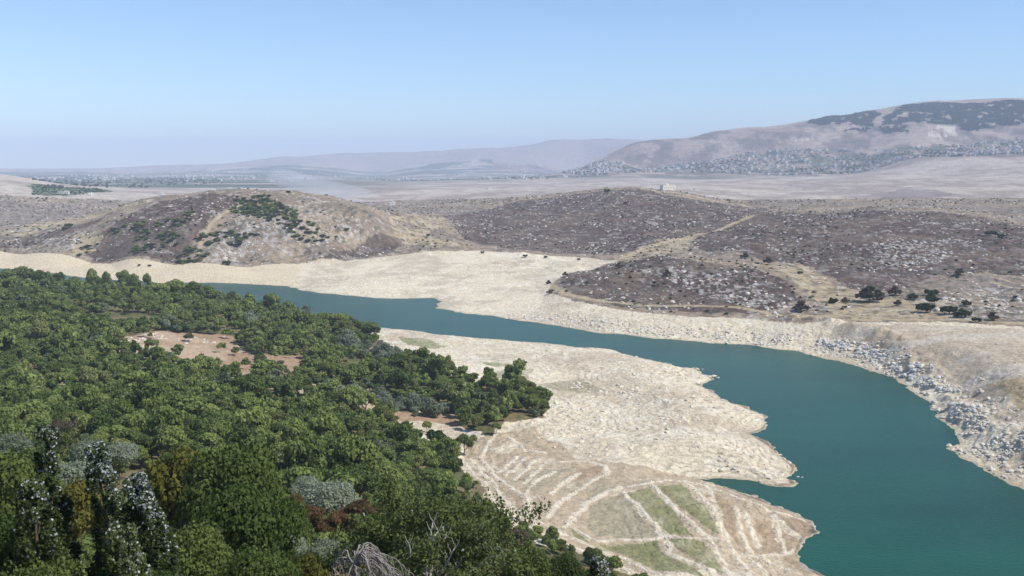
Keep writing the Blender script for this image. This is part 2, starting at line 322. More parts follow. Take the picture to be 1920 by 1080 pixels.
# ------------------------------------------------------------------ colour of the ground
def mixc(c, col, m):
    m = np.clip(m, 0, 1)[..., None]; return c * (1 - m) + np.array(col) * m
def pm(polys, x, y, soft=0):
    o = np.zeros(x.shape, bool)
    for p in polys: o |= inpoly(x, y, p)
    return o
AZV = np.abs(AZ)[None] < 0.75
QX = GX + (fbm(GX / 12, GY / 12, 3, 21.) - 0.5) * 10; QY = GY + (fbm(GX / 12, GY / 12, 3, 25.) - 0.5) * 14
sm = RG * 0 + 1
n_b = fbm(GX / 40, GY / 40, 4, 31.); n_m = fbm(GX / 9, GY / 9, 3, 33.); n_s = fbm(GX / 2.6, GY / 2.6, 3, 35.); n_h = fbm(GX / 300, GY / 300, 4, 37.)
col = np.empty(GX.shape + (3,)); col[:] = (0.34, 0.262, 0.18)
col = mixc(col, (0.24, 0.19, 0.14), sstep(0.35, 0.65, n_b))
forest_m = inpoly(QX, QY, FOREST) & (RG < 1150)
near_side = (RG < 1150) & ~inpoly(GX, GY, FARBED)
farbed_m = inpoly(QX * 0.25 + GX * 0.75, QY * 0.25 + GY * 0.75, FARBED)
zone = np.full(GX.shape, 2, np.int8)                          # 2 hills
zone[farbed_m] = 1
riverfar = dline  # noqa
RM = WP([(0, 0)], 1, 1)
NEARSIDE = [on_water(*p) for p in NEAR_BANK[::-1]][::-1]
NP = [on_water(*p) for p in NEAR_BANK] + [(-2500, 1100), (-2500, -800), (2500, -800), (1500, 100)]
near_m = inpoly(GX, GY, NP)
zone[near_m] = 1; zone[sdf < 0] = 1; zone[forest_m & near_m] = 0
zone[(RG < 200)] = 0
zone[(RG > 2300)] = 3; zone[(RG > 4700) & (base > 75) & (GX > -200)] = 4; zone[RG > 10800] = 4
Zbed = zone == 1; Zhil = zone == 2; Zfor = zone == 0; Zpl = zone == 3; Zmt = zone == 4
# lake bed
bed = np.empty_like(col); bed[:] = (0.68, 0.605, 0.475)
bed = mixc(bed, (0.50, 0.425, 0.33), sstep(0.42, 0.68, n_b) * 0.8)
bed = mixc(bed, (0.76, 0.715, 0.62), sstep(0.5, 0.75, n_m) * 0.6)
ct = (sdf + (fbm(GX / 35, GY / 35, 3, 51.) - 0.5) * 34) / 4.6
fr = np.abs((ct % 1) - 0.5) * 2
terr = sstep(0.62, 0.95, fr) * sstep(0.36, 0.56, fbm(GX / 90, GY / 90, 3, 55.))
bed = mixc(bed, (0.46, 0.39, 0.30), terr * 0.75)
bed = mixc(bed, (0.78, 0.74, 0.66), sstep(0.3, 0.0, fr) * 0.4 * sstep(0.4, 0.6, n_h))
RIGHTFLAT = WP([(1560, 620), (1700, 608), (1920, 620), (2300, 650), (2300, 850), (1920, 800), (1800, 740), (1700, 680), (1620, 650)], 400)
rf = inpoly(QX, QY, RIGHTFLAT)
bed = mixc(bed, (0.45, 0.375, 0.29), rf * (0.6 + 0.35 * sstep(0.25, 0.6, n_b))); bed = mixc(bed, (0.58, 0.54, 0.48), rf * sstep(0.53, 0.62, fbm(GX / 60, GY / 14, 4, 61.)) * 0.55)
bed = mixc(bed, (0.42, 0.33, 0.20), (inpoly(QX, QY, WP([(1850, 725), (1920, 712), (2100, 720), (2100, 770), (1920, 765)], 400))) * 0.8)
LEFTSTRIP = WP([(-400, 468), (0, 470), (560, 494), (560, 545), (300, 535), (0, 508), (-400, 495)], 500)
bed = mixc(bed, (0.62, 0.53, 0.38), inpoly(QX, QY, LEFTSTRIP) * 0.75)
cov = np.zeros(GX.shape, bool); sub = (RG > 230) & (RG < 760) & AZV
sx, sy = QX[sub] * 0.4 + GX[sub] * 0.6, QY[sub] * 0.4 + GY[sub] * 0.6
bs = bed[sub]; ns = n_m[sub]; nss = n_s[sub]
COVE = WP([(870, 830), (1000, 800), (1080, 860), (1300, 897), (1520, 975), (1520, 1085), (1180, 1085), (940, 980), (880, 900)], 200)
cv = inpoly(sx, sy, COVE)
bs = mixc(bs, (0.46, 0.375, 0.275), cv * 0.95 * sstep(0.15, 0.5, ns))
bs = mixc(bs, (0.20, 0.225, 0.10), pm(GREENF, sx, sy) * (0.72 + 0.5 * (ns - 0.5)))
bs = mixc(bs, (0.36, 0.325, 0.235), pm(GREYF, sx, sy) * 0.85)
bs = mixc(bs, (0.37, 0.28, 0.20), pm(BROWNF, sx, sy) * 0.85)
dw = np.full(sx.shape, 1e9)
for p in WALLS: dw = np.minimum(dw, dline(GX[sub] + (ns - 0.5) * 2.5, GY[sub] + (ns - 0.5) * 2.5, p))
wid = 0.05 + 1.15 * nss * (0.4 + ns)
bs = mixc(bs, (0.70, 0.635, 0.525), sstep(wid + 0.8, wid - 0.2, dw) * 0.9)
bed[sub] = bs
zadd = np.zeros(GX.shape); zadd[sub] = sstep(wid + 0.6, wid - 0.4, dw) * 0.25
# stone-terrace ripples in the mesh itself
ZG = ZG + np.where(Zbed & (sdf > 3), zadd + terr * -0.25, 0)
wet = sstep(2.6, 0.3, sdf) * (sdf > -3)
bed = mixc(bed, (0.42, 0.36, 0.25), wet * 0.6)
bed = np.clip(bed * np.array([1.08, 1.06, 1.0]), 0, 0.82)
col[Zbed] = bed[Zbed]
# hills
hsub = Zhil & (RG < 2400) & AZV
x, y = QX[hsub], QY[hsub]; c = col[hsub]; nb, nm, ns, nh = n_b[hsub], n_m[hsub], n_s[hsub], n_h[hsub]
bmask = pm(BURN, x, y)
c = mixc(c, (0.24, 0.195, 0.175), sstep(0.5, 0.7, nh) * 0.6)
c = mixc(c, (0.105, 0.070, 0.056), bmask * (0.78 + 0.4 * sstep(0.3, 0.65, nb)))
c = mixc(c, (0.47, 0.38, 0.235), pm(YELLOW, x, y) * (0.85 * sstep(0.3, 0.5, nm)))
wr = pm(WHITEROCK, x, y)
c = mixc(c, (0.50, 0.46, 0.41), np.clip(wr * 0.65 + 0.15, 0, 1) * sstep(0.53, 0.63, fbm(GX[hsub] / 3, GY[hsub] / 4.5, 3, 71.)))
c = mixc(c, (0.58, 0.55, 0.52), sstep(0.64, 0.68, nm) * 0.45 * (0.4 + 0.6 * sstep(0.45, 0.6, nb)))
c = mixc(c, (0.10, 0.10, 0.075), sstep(0.64, 0.68, fbm(GX[hsub] / 6, GY[hsub] / 6, 2, 75.)) * 0.7)
for p, wd in TRACKS:
    c = mixc(c, (0.50, 0.405, 0.25), sstep(wd * 1.3, wd * 0.6, dline(GX[hsub], GY[hsub], p)) * 0.85)
col[hsub] = c
# forest floor
fsub = Zfor; c = col[fsub]; x, y = QX[fsub], QY[fsub]
c[:] = (0.20, 0.155, 0.085)
c = mixc(c, (0.10, 0.11, 0.045), sstep(0.35, 0.6, n_m[fsub]) * 0.9)
cl = pm(CLEAR, x, y)
c = mixc(c, (0.46, 0.345, 0.235), cl * 1.0); c = mixc(c, (0.33, 0.22, 0.14), cl * sstep(0.5, 0.6, n_b[fsub]) * 0.8)
c = mixc(c, (0.42, 0.27, 0.16), inpoly(x, y, RUST))
col[fsub] = c
# plain and plateau
psub = Zpl; c = col[psub]; x, y = GX[psub], GY[psub]
c[:] = (0.48, 0.415, 0.35)
c = mixc(c, (0.35, 0.29, 0.245), sstep(0.45, 0.6, fbm(x / 160, y / 160, 4, 81.)))
c = mixc(c, (0.52, 0.46, 0.40), sstep(0.55, 0.65, fbm(x / 60, y / 120, 3, 83.)) * 0.6)
fld = fbm(x / 420, y / 170, 3, 85.)
pl = np.maximum(sstep(2900, 3500, y) * sstep(-200, -900, x), sstep(4200, 4900, y) * sstep(1500, 700, x))
c = mixc(c, (0.10, 0.125, 0.09), sstep(0.45, 0.52, fld) * pl * 0.9)
c = mixc(c, (0.08, 0.10, 0.07), sstep(0.55, 0.58, fbm(x / 900, y / 260, 2, 87.)) * pl * 0.7)
c = mixc(c, (0.09, 0.14, 0.07), pm([WP([(60, 352), (180, 353), (210, 360), (130, 368), (60, 366)], 1600), WP([(50, 348), (120, 348), (110, 355), (60, 354)], 1600), WP([(65, 372), (105, 371), (90, 378), (68, 378)], 1600)], x, y) * 0.9)
c = mixc(c, (0.22, 0.185, 0.17), pm([WP([(1650, 368), (1690, 354), (1760, 358), (1790, 364), (1740, 372), (1690, 373)], 1700)], x, y) * 0.7)
col[psub] = c
# mountain
msub = Zmt; c = col[msub]; x, y = GX[msub], GY[msub]
c[:] = (0.36, 0.275, 0.235)
c = mixc(c, (0.46, 0.37, 0.305), sstep(0.42, 0.60, fbm(x / 200, y / 260, 6, 91.)) * 0.9)
c = mixc(c, (0.17, 0.145, 0.13), sstep(0.48, 0.60, fbm(x / 90, y / 200, 5, 93.)) * 0.8)
c = mixc(c, (0.45, 0.34, 0.26), sstep(330, 520, base[msub]) * 0.7)
wd_ = pm(MTNWOOD, x + (fbm(x / 60, y / 60, 3, 95.) - .5) * 90, y + (fbm(x / 60, y / 60, 3, 97.) - .5) * 120) & (fbm(x / 40, y / 55, 3, 99.) < 0.62)
c = mixc(c, (0.035, 0.06, 0.03), wd_ * 0.95)
vl = inpoly(x, y, VILLAGE)
c = mixc(c, (0.10, 0.12, 0.07), vl * sstep(0.4, 0.6, fbm(x / 50, y / 80, 3, 101.)) * 0.9)
c = mixc(c, (0.62, 0.54, 0.46), pm([WP([(1740, 240), (1790, 238), (1780, 258), (1765, 262), (1745, 252)], 4800, 6900), WP([(1115, 303), (1140, 293), (1135, 303)], 4800, 6900), WP([(1490, 268), (1520, 263), (1520, 268)], 4800, 6900)], x + (fbm(x / 50, y / 50, 3, 105.) - .5) * 90, y + (fbm(x / 50, y / 50, 3, 106.) - .5) * 90) * sstep(.35, .55, fbm(x / 30, y / 30, 3, 103.)))
_f = (RG[msub] > 10500); c[_f] = np.array([0.40, 0.34, 0.31]) * (0.92 + 0.16 * fbm(x / 300, y / 300, 4, 107.)[_f][:, None])
col[msub] = c
col = np.clip(col * (0.90 + 0.2 * n_s[..., None]), 0.02, 0.8)

# ------------------------------------------------------------------ materials
def mat(name):
    m = bpy.data.materials.new(name); m.use_nodes = True
    return m, m.node_tree.nodes, m.node_tree.links, m.node_tree.nodes['Principled BSDF']
def setin(b, **k):
    for n, v in k.items(): b.inputs[n.replace('_', ' ')].default_value = v
def ground_mat(name, s_fine, bump, fleck=0.0):
    m, N, L, B = mat(name)
    at = N.new('ShaderNodeAttribute'); at.attribute_name = 'albedo'
    geo = N.new('ShaderNodeNewGeometry')
    nz = N.new('ShaderNodeTexNoise'); nz.inputs['Scale'].default_value = s_fine; nz.inputs['Detail'].default_value = 6; nz.inputs['Roughness'].default_value = 0.7
    L.new(geo.outputs['Position'], nz.inputs['Vector'])
    mr = N.new('ShaderNodeMapRange'); mr.inputs[1].default_value = 0.3; mr.inputs[2].default_value = 0.7; mr.inputs[3].default_value = 0.68; mr.inputs[4].default_value = 1.28
    L.new(nz.outputs['Fac'], mr.inputs[0])
    mx = N.new('ShaderNodeVectorMath'); mx.operation = 'SCALE'
    L.new(at.outputs['Color'], mx.inputs[0]); L.new(mr.outputs[0], mx.inputs['Scale'])
    L.new(mx.outputs[0], B.inputs['Base Color'])
    bp = N.new('ShaderNodeBump'); bp.inputs['Strength'].default_value = 0.9; bp.inputs['Distance'].default_value = bump
    L.new(nz.outputs['Fac'], bp.inputs['Height']); L.new(bp.outputs[0], B.inputs['Normal'])
    setin(B, Roughness=0.95); B.inputs['Specular IOR Level'].default_value = 0.15
    return m
M_ground = {0: ground_mat('dry_soil', 0.6, 0.6), 1: ground_mat('dried_silt', 0.45, 1.6), 2: ground_mat('scorched_scrub', 0.22, 2.5), 3: ground_mat('dry_fields', 0.03, 8), 4: ground_mat('mountain_scrub', 0.02, 22)}

# ------------------------------------------------------------------ the ground sheets
def tag(o, label=None, cat=None, group=None, kind=None):
    if label: o['label'] = label
    if cat: o['category'] = cat
    if group: o['group'] = group
    if kind: o['kind'] = kind
    return o
def grid_mesh(name, fmask, material):
    q = np.argwhere(fmask); i, j = q[:, 0], q[:, 1]
    quads = np.stack([i * NA + j, i * NA + j + 1, (i + 1) * NA + j + 1, (i + 1) * NA + j], 1)
    used, inv = np.unique(quads.ravel(), return_inverse=True)
    me = bpy.data.meshes.new(name); nv, nf = len(used), len(quads)
    co = np.stack([GX.ravel()[used], GY.ravel()[used], ZG.ravel()[used]], 1).astype(np.float32)
    me.vertices.add(nv); me.vertices.foreach_set('co', co.ravel())
    me.loops.add(nf * 4); me.loops.foreach_set('vertex_index', inv.astype(np.int32)[np.arange(nf * 4).reshape(nf, 4)[:, ::-1].ravel()])
    me.polygons.add(nf); me.polygons.foreach_set('loop_start', np.arange(0, nf * 4, 4, dtype=np.int32)); me.polygons.foreach_set('use_smooth', np.ones(nf, bool))
    at = me.color_attributes.new('albedo', 'FLOAT_COLOR', 'POINT')
    cc = np.ones((nv, 4), np.float32); cc[:, :3] = col.reshape(-1, 3)[used]; at.data.foreach_set('color', cc.ravel())
    me.materials.append(material); me.update(calc_edges=True)
    o = bpy.data.objects.new(name, me); COL.objects.link(o); o['kind'] = 'structure'
    return o
zf = zone[:-1, :-1]
for k, nme in enumerate(['hillside', 'lake_bed', 'hills', 'plain', 'mountain']):
    grid_mesh(nme, zf == k, M_ground[k])

# water
m, N, L, B = mat('lake_water')
geo = N.new('ShaderNodeNewGeometry')
n1 = N.new('ShaderNodeTexNoise'); n1.inputs['Scale'].default_value = 0.9; n1.inputs['Detail'].default_value = 5
n2 = N.new('ShaderNodeTexNoise'); n2.inputs['Scale'].default_value = 0.012; n2.inputs['Detail'].default_value = 4
mp = N.new('ShaderNodeMapping'); mp.inputs['Scale'].default_value = (0.6, 1.6, 1); L.new(geo.outputs['Position'], mp.inputs[0])
L.new(mp.outputs[0], n1.inputs['Vector']); L.new(mp.outputs[0], n2.inputs['Vector'])
cr = N.new('ShaderNodeValToRGB'); cr.color_ramp.elements[0].position = 0.35; cr.color_ramp.elements[1].position = 0.65
cr.color_ramp.elements[0].color = (0.003, 0.056, 0.036, 1); cr.color_ramp.elements[1].color = (0.005, 0.078, 0.047, 1)
L.new(n2.outputs['Fac'], cr.inputs[0]); L.new(cr.outputs[0], B.inputs['Base Color'])
bp = N.new('ShaderNodeBump'); bp.inputs['Strength'].default_value = 0.7; bp.inputs['Distance'].default_value = 0.3
L.new(n1.outputs['Fac'], bp.inputs['Height']); L.new(bp.outputs[0], B.inputs['Normal'])
setin(B, Roughness=0.26, IOR=1.33); B.inputs['Specular IOR Level'].default_value = 0.28
M_water = m
me = bpy.data.meshes.new('water'); me.from_pydata([(-1700, 170, 0), (1500, 170, 0), (1500, 1700, 0), (-1700, 1700, 0)], [], [(0, 1, 2, 3)]); me.materials.append(M_water)
o = bpy.data.objects.new('water', me); COL.objects.link(o); o['kind'] = 'structure'

# ------------------------------------------------------------------ foliage, bark and stone materials
def leaf_mat(name, c1, c2, pale=None, pale_at=0.7, spot=2.0):
    m, N, L, B = mat(name)
    oi = N.new('ShaderNodeObjectInfo'); geo = N.new('ShaderNodeNewGeometry')
    nz = N.new('ShaderNodeTexNoise'); nz.inputs['Scale'].default_value = spot; nz.inputs['Detail'].default_value = 3
    L.new(geo.outputs['Position'], nz.inputs['Vector'])
    ad = N.new('ShaderNodeMath'); ad.operation = 'MULTIPLY_ADD'; ad.inputs[1].default_value = 0.75
    L.new(oi.outputs['Random'], ad.inputs[0]); L.new(nz.outputs['Fac'], ad.inputs[2])
    mr = N.new('ShaderNodeMapRange'); mr.inputs[1].default_value = 0.4; mr.inputs[2].default_value = 1.3; L.new(ad.outputs[0], mr.inputs[0])
    mx = N.new('ShaderNodeMix'); mx.data_type = 'RGBA'; mx.inputs[6].default_value = c1 + (1,); mx.inputs[7].default_value = c2 + (1,)
    L.new(mr.outputs[0], mx.inputs[0]); out = mx.outputs[2]
    if pale:
        at = N.new('ShaderNodeAttribute'); at.attribute_name = 'pale'
        m2 = N.new('ShaderNodeMix'); m2.data_type = 'RGBA'; L.new(at.outputs['Fac'], m2.inputs[0]); L.new(out, m2.inputs[6]); m2.inputs[7].default_value = pale + (1,)
        out = m2.outputs[2]
    L.new(out, B.inputs['Base Color']); setin(B, Roughness=0.75); B.inputs['Specular IOR Level'].default_value = 0.148
    tr = N.new('ShaderNodeBsdfTranslucent'); L.new(out, tr.inputs['Color']); ms = N.new('ShaderNodeMixShader'); ms.inputs[0].default_value = 0.35
    L.new(B.outputs[0], ms.inputs[1]); L.new(tr.outputs[0], ms.inputs[2]); L.new(ms.outputs[0], N['Material Output'].inputs['Surface'])
    return m
M_oak = leaf_mat('oak_leaves', (0.050, 0.090, 0.022), (0.165, 0.205, 0.060))
M_oakfar = leaf_mat('dark_oak_leaves', (0.070, 0.120, 0.032), (0.32, 0.38, 0.12), spot=0.5)
M_yel = leaf_mat('yellowing_leaves', (0.11, 0.12, 0.025), (0.24, 0.22, 0.055))
M_yelfar = leaf_mat('pale_green_leaves', (0.13, 0.16, 0.05), (0.32, 0.34, 0.13), spot=0.5)
M_olvgreen = leaf_mat('grey_green_leaves', (0.10, 0.14, 0.07), (0.25, 0.30, 0.17), spot=0.5)
M_olive = leaf_mat('olive_leaves', (0.19, 0.23, 0.15), (0.33, 0.37, 0.27))
M_poplar = leaf_mat('poplar_leaves', (0.055, 0.085, 0.026), (0.15, 0.185, 0.065), pale=(0.62, 0.66, 0.66))
M_rust = leaf_mat('rust_leaves', (0.12, 0.085, 0.045), (0.27, 0.165, 0.09))
M_grey = leaf_mat('grey_twig_leaves', (0.12, 0.105, 0.075), (0.19, 0.16, 0.115))
M_dark = leaf_mat('dark_scrub_leaves', (0.035, 0.055, 0.028), (0.085, 0.11, 0.055), spot=0.4)
M_brnsh = leaf_mat('dry_scrub_leaves', (0.07, 0.06, 0.042), (0.14, 0.115, 0.08), spot=0.4)
def plain_mat(name, c1, c2, scale, rough=0.9, bump=0.02):
    m, N, L, B = mat(name); tc = N.new('ShaderNodeTexCoord'); nz = N.new('ShaderNodeTexNoise'); nz.inputs['Scale'].default_value = scale; nz.inputs['Detail'].default_value = 5
    L.new(tc.outputs['Object'], nz.inputs['Vector']); mx = N.new('ShaderNodeMix'); mx.data_type = 'RGBA'
    mr = N.new('ShaderNodeMapRange'); mr.inputs[1].default_value = 0.35; mr.inputs[2].default_value = 0.65; L.new(nz.outputs['Fac'], mr.inputs[0])
    mx.inputs[6].default_value = c1 + (1,); mx.inputs[7].default_value = c2 + (1,); L.new(mr.outputs[0], mx.inputs[0]); L.new(mx.outputs[2], B.inputs['Base Color'])
    bp = N.new('ShaderNodeBump'); bp.inputs['Distance'].default_value = bump; L.new(nz.outputs['Fac'], bp.inputs['Height']); L.new(bp.outputs[0], B.inputs['Normal'])
    setin(B, Roughness=rough); return m
M_bark = plain_mat('bark', (0.10, 0.075, 0.05), (0.18, 0.14, 0.10), 6)
M_pale_bark = plain_mat('pale_bark', (0.42, 0.40, 0.36), (0.62, 0.60, 0.56), 5)
M_dead = plain_mat('dead_wood', (0.20, 0.18, 0.165), (0.34, 0.31, 0.29), 7)
M_rock = plain_mat('pale_limestone', (0.56, 0.50, 0.40), (0.74, 0.68, 0.57), 2.2, bump=0.15)
M_grock = plain_mat('grey_limestone', (0.44, 0.41, 0.37), (0.70, 0.67, 0.61), 2.2, bump=0.15)
M_wall = plain_mat('pale_render', (0.62, 0.57, 0.50), (0.80, 0.77, 0.72), 0.04)
M_wall2 = plain_mat('sandy_render', (0.48, 0.41, 0.33), (0.56, 0.49, 0.41), 0.7)
M_win = plain_mat('dark_glass', (0.03, 0.035, 0.04), (0.05, 0.055, 0.06), 2, rough=0.2)
M_roofr = plain_mat('clay_roof', (0.33, 0.15, 0.09), (0.42, 0.20, 0.12), 2)

# ------------------------------------------------------------------ plant meshes
def mesh_np(name, V, Fq, material, attrs=None, smooth=False):
    me = bpy.data.meshes.new(name); nv = len(V); Fq = np.asarray(Fq, np.int32); nf, k = Fq.shape
    me.vertices.add(nv); me.vertices.foreach_set('co', np.asarray(V, np.float32).ravel())
    me.loops.add(nf * k); me.loops.foreach_set('vertex_index', Fq.ravel())
    me.polygons.add(nf); me.polygons.foreach_set('loop_start', np.arange(0, nf * k, k, dtype=np.int32))
    if smooth: me.polygons.foreach_set('use_smooth', np.ones(nf, bool))
    if attrs is not None:
        a = me.attributes.new('pale', 'FLOAT', 'POINT'); a.data.foreach_set('value', np.asarray(attrs, np.float32))
    me.materials.append(material); me.update(calc_edges=True); return me
def unit(v): return v / (np.linalg.norm(v, axis=1, keepdims=True) + 1e-9)
def leaves(cent, nrm, size, g, aspect=1.5):
    n = len(cent); nrm = unit(nrm + g.normal(0, 0.55, (n, 3)))
    t = unit(np.cross(nrm, g.normal(0, 1, (n, 3)))); b = np.cross(nrm, t)
    s = (size * g.uniform(0.6, 1.35, n))[:, None]
    bend = nrm * s * 0.22
    V = np.stack([cent - t * s * aspect * 0.5 - bend, cent - b * s * 0.5, cent + t * s * aspect * 0.5 - bend, cent + b * s * 0.5], 1).reshape(-1, 3)
    return V, np.arange(4 * n).reshape(n, 4)
def crown_mesh(name, seed, lobes, nl, size, material, shape='round', z0=0.28, flat=0.8):
    """unit tree: height 1, crown about 1 wide; leaves on many lobes"""
    g = np.random.default_rng(seed); C = []; Nn = []
    per = nl // lobes
    for k in range(lobes):
        if shape == 'round':
            th = g.uniform(0, 2 * math.pi); ph = math.acos(g.uniform(-0.55, 1)); q = g.uniform(0.45, 1.0) ** 0.6
            c = np.array([math.sin(ph) * math.cos(th) * 0.34 * q, math.sin(ph) * math.sin(th) * 0.34 * q, 0.60 + math.cos(ph) * 0.27 * q]); r = g.uniform(0.11, 0.20)
        elif shape == 'bush':
            th = g.uniform(0, 2 * math.pi); q = math.sqrt(g.uniform(0, 1)); c = np.array([math.cos(th) * 0.36 * q, math.sin(th) * 0.36 * q, 0.22 + g.uniform(0, 0.5) * (1 - q * 0.7)]); r = g.uniform(0.14, 0.22)
        elif shape == 'column':
            h = g.uniform(0.05, 1.0); wd = 0.42 * (1 - h) ** 0.55 * min(1, 0.5 + h * 3); th = g.uniform(0, 2 * math.pi)
            c = np.array([math.cos(th) * wd * 0.7, math.sin(th) * wd * 0.7, h * 0.96]); r = 0.05 + 0.13 * (1 - h)
        d = unit(g.normal(0, 1, (per, 3))); d[:, 2] = np.abs(d[:, 2]) * np.where(g.random(per) < 0.78, 1, -1)
        rad = r * g.uniform(0.72, 1.12, (per, 1)) * (1 + 0.22 * np.sin(d[:, :1] * 9 + k) * np.cos(d[:, 1:2] * 8))
        zs = flat if shape != 'column' else (0.35 if shape == 'column' else 1)
        C.append(c + d * rad * np.array([1, 1, zs])); Nn.append(d)
    C = np.concatenate(C); Nn = np.concatenate(Nn)
    V, Fq = leaves(C, Nn, np.full(len(C), size), g)
    return mesh_np(name, V, Fq, material)
def tube(pts, rad, n=6):
    P_ = np.array(pts, float); V = []; k = len(P_)
    up = np.array([0.31, 0.12, 0.94])
    for i in range(k):
        t = P_[min(i + 1, k - 1)] - P_[max(i - 1, 0)]; t /= np.linalg.norm(t) + 1e-9
        a = np.cross(t, up); a /= np.linalg.norm(a) + 1e-6; b = np.cross(t, a)
        for q in range(n):
            an = 2 * math.pi * q / n; V.append(P_[i] + rad[i] * (math.cos(an) * a + math.sin(an) * b))
    Fq = [[i * n + q, i * n + (q + 1) % n, (i + 1) * n + (q + 1) % n, (i + 1) * n + q] for i in range(k - 1) for q in range(n)]
    return np.array(V), np.array(Fq)
def join(parts):
    V = []; Fq = []; o = 0
    for v, f in parts: V.append(v); Fq.append(f + o); o += len(v)
    return np.concatenate(V), np.concatenate(Fq)
def trunk_mesh(name, seed, material, limbs=6, r0=0.035, top=0.62, n=7):
    g = np.random.default_rng(seed); parts = []
    pts = [(0, 0, -0.04)]; x = y = 0
    for k in range(1, 6): x += g.normal(0, 0.012); y += g.normal(0, 0.012); pts.append((x, y, k / 5 * top))
    parts.append(tube(pts, [r0 * (1 - 0.15 * k) for k in range(6)], n))
    for k in range(limbs):
        s = pts[2 + k % 3]; th = k * 2.4 + g.uniform(-.3, .3); L = g.uniform(0.2, 0.34)
        q = [np.array(s)]
        for e in range(1, 5): q.append(q[-1] + np.array([math.cos(th) * L / 4, math.sin(th) * L / 4, L * 0.22]) + g.normal(0, 0.008, 3))
        parts.append(tube(q, [r0 * 0.5, r0 * 0.4, r0 * 0.3, r0 * 0.2, r0 * 0.08], 5))
    V, Fq = join(parts); return mesh_np(name, V, Fq, material, smooth=True)

oak_near = [crown_mesh('oak_crown', 100 + k, 46, 30000, 0.021, M_oak) for k in range(3)]
oak_mid = [crown_mesh('oak_crown', 110 + k, 22 - 4 * k, 4200, 0.055, M_oakfar) for k in range(4)]
oak_far = [crown_mesh('oak_crown', 120 + k, 14 - 2 * k, 900, 0.11, M_oakfar) for k in range(4)]
yel_near = crown_mesh('yellow_crown', 130, 30, 18000, 0.028, M_yel)
olive_near = crown_mesh('olive_crown', 131, 26, 12000, 0.028, M_olive, 'bush')
yel_far = crown_mesh('yellow_crown', 136, 14, 2600, 0.065, M_yelfar)
bush_m = crown_mesh('low_foliage', 137, 12, 1500, 0.08, M_olvgreen, 'bush')
olive_far = crown_mesh('olive_crown', 132, 18, 2200, 0.055, M_olive, 'bush')
rust_mesh = crown_mesh('rust_foliage', 133, 16, 5000, 0.045, M_rust, 'bush')
grey_mesh = crown_mesh('grey_foliage', 134, 18, 4500, 0.03, M_grey, 'bush')
bush_d = [crown_mesh('scrub_foliage', 140 + k, 9, 500, 0.13, M_dark, 'bush') for k in range(3)]
bush_b = [crown_mesh('scrub_foliage', 145 + k, 9, 500, 0.12, M_brnsh, 'bush') for k in range(2)]
bush_g = crown_mesh('scrub_foliage', 149, 10, 600, 0.13, M_oakfar, 'bush')
trunks = [trunk_mesh('trunk', 150 + k, M_bark) for k in range(3)]
stem = trunk_mesh('stem', 155, M_bark, 3, 0.03, 0.4, 5)

def rock_mesh(name, seed, material):
    g = np.random.default_rng(seed); bm = bmesh.new(); bmesh.ops.create_icosphere(bm, subdivisions=2, radius=0.5)
    pl = [(unit(g.normal(0, 1, (1, 3)))[0], g.uniform(0.26, 0.42)) for _ in range(11)]
    for v in bm.verts:
        p = np.array(v.co)
        for n_, d_ in pl:
            e = p @ n_ - d_
            if e > 0: p = p - n_ * e
        p = p * (1 + g.normal(0, 0.03)); v.co = p
    me = bpy.data.meshes.new(name); bm.to_mesh(me); bm.free(); me.materials.append(material); return me
rocks_p = [rock_mesh('boulder', 200 + k, M_rock) for k in range(5)]
rocks_g = [rock_mesh('boulder', 210 + k, M_grock) for k in range(5)]

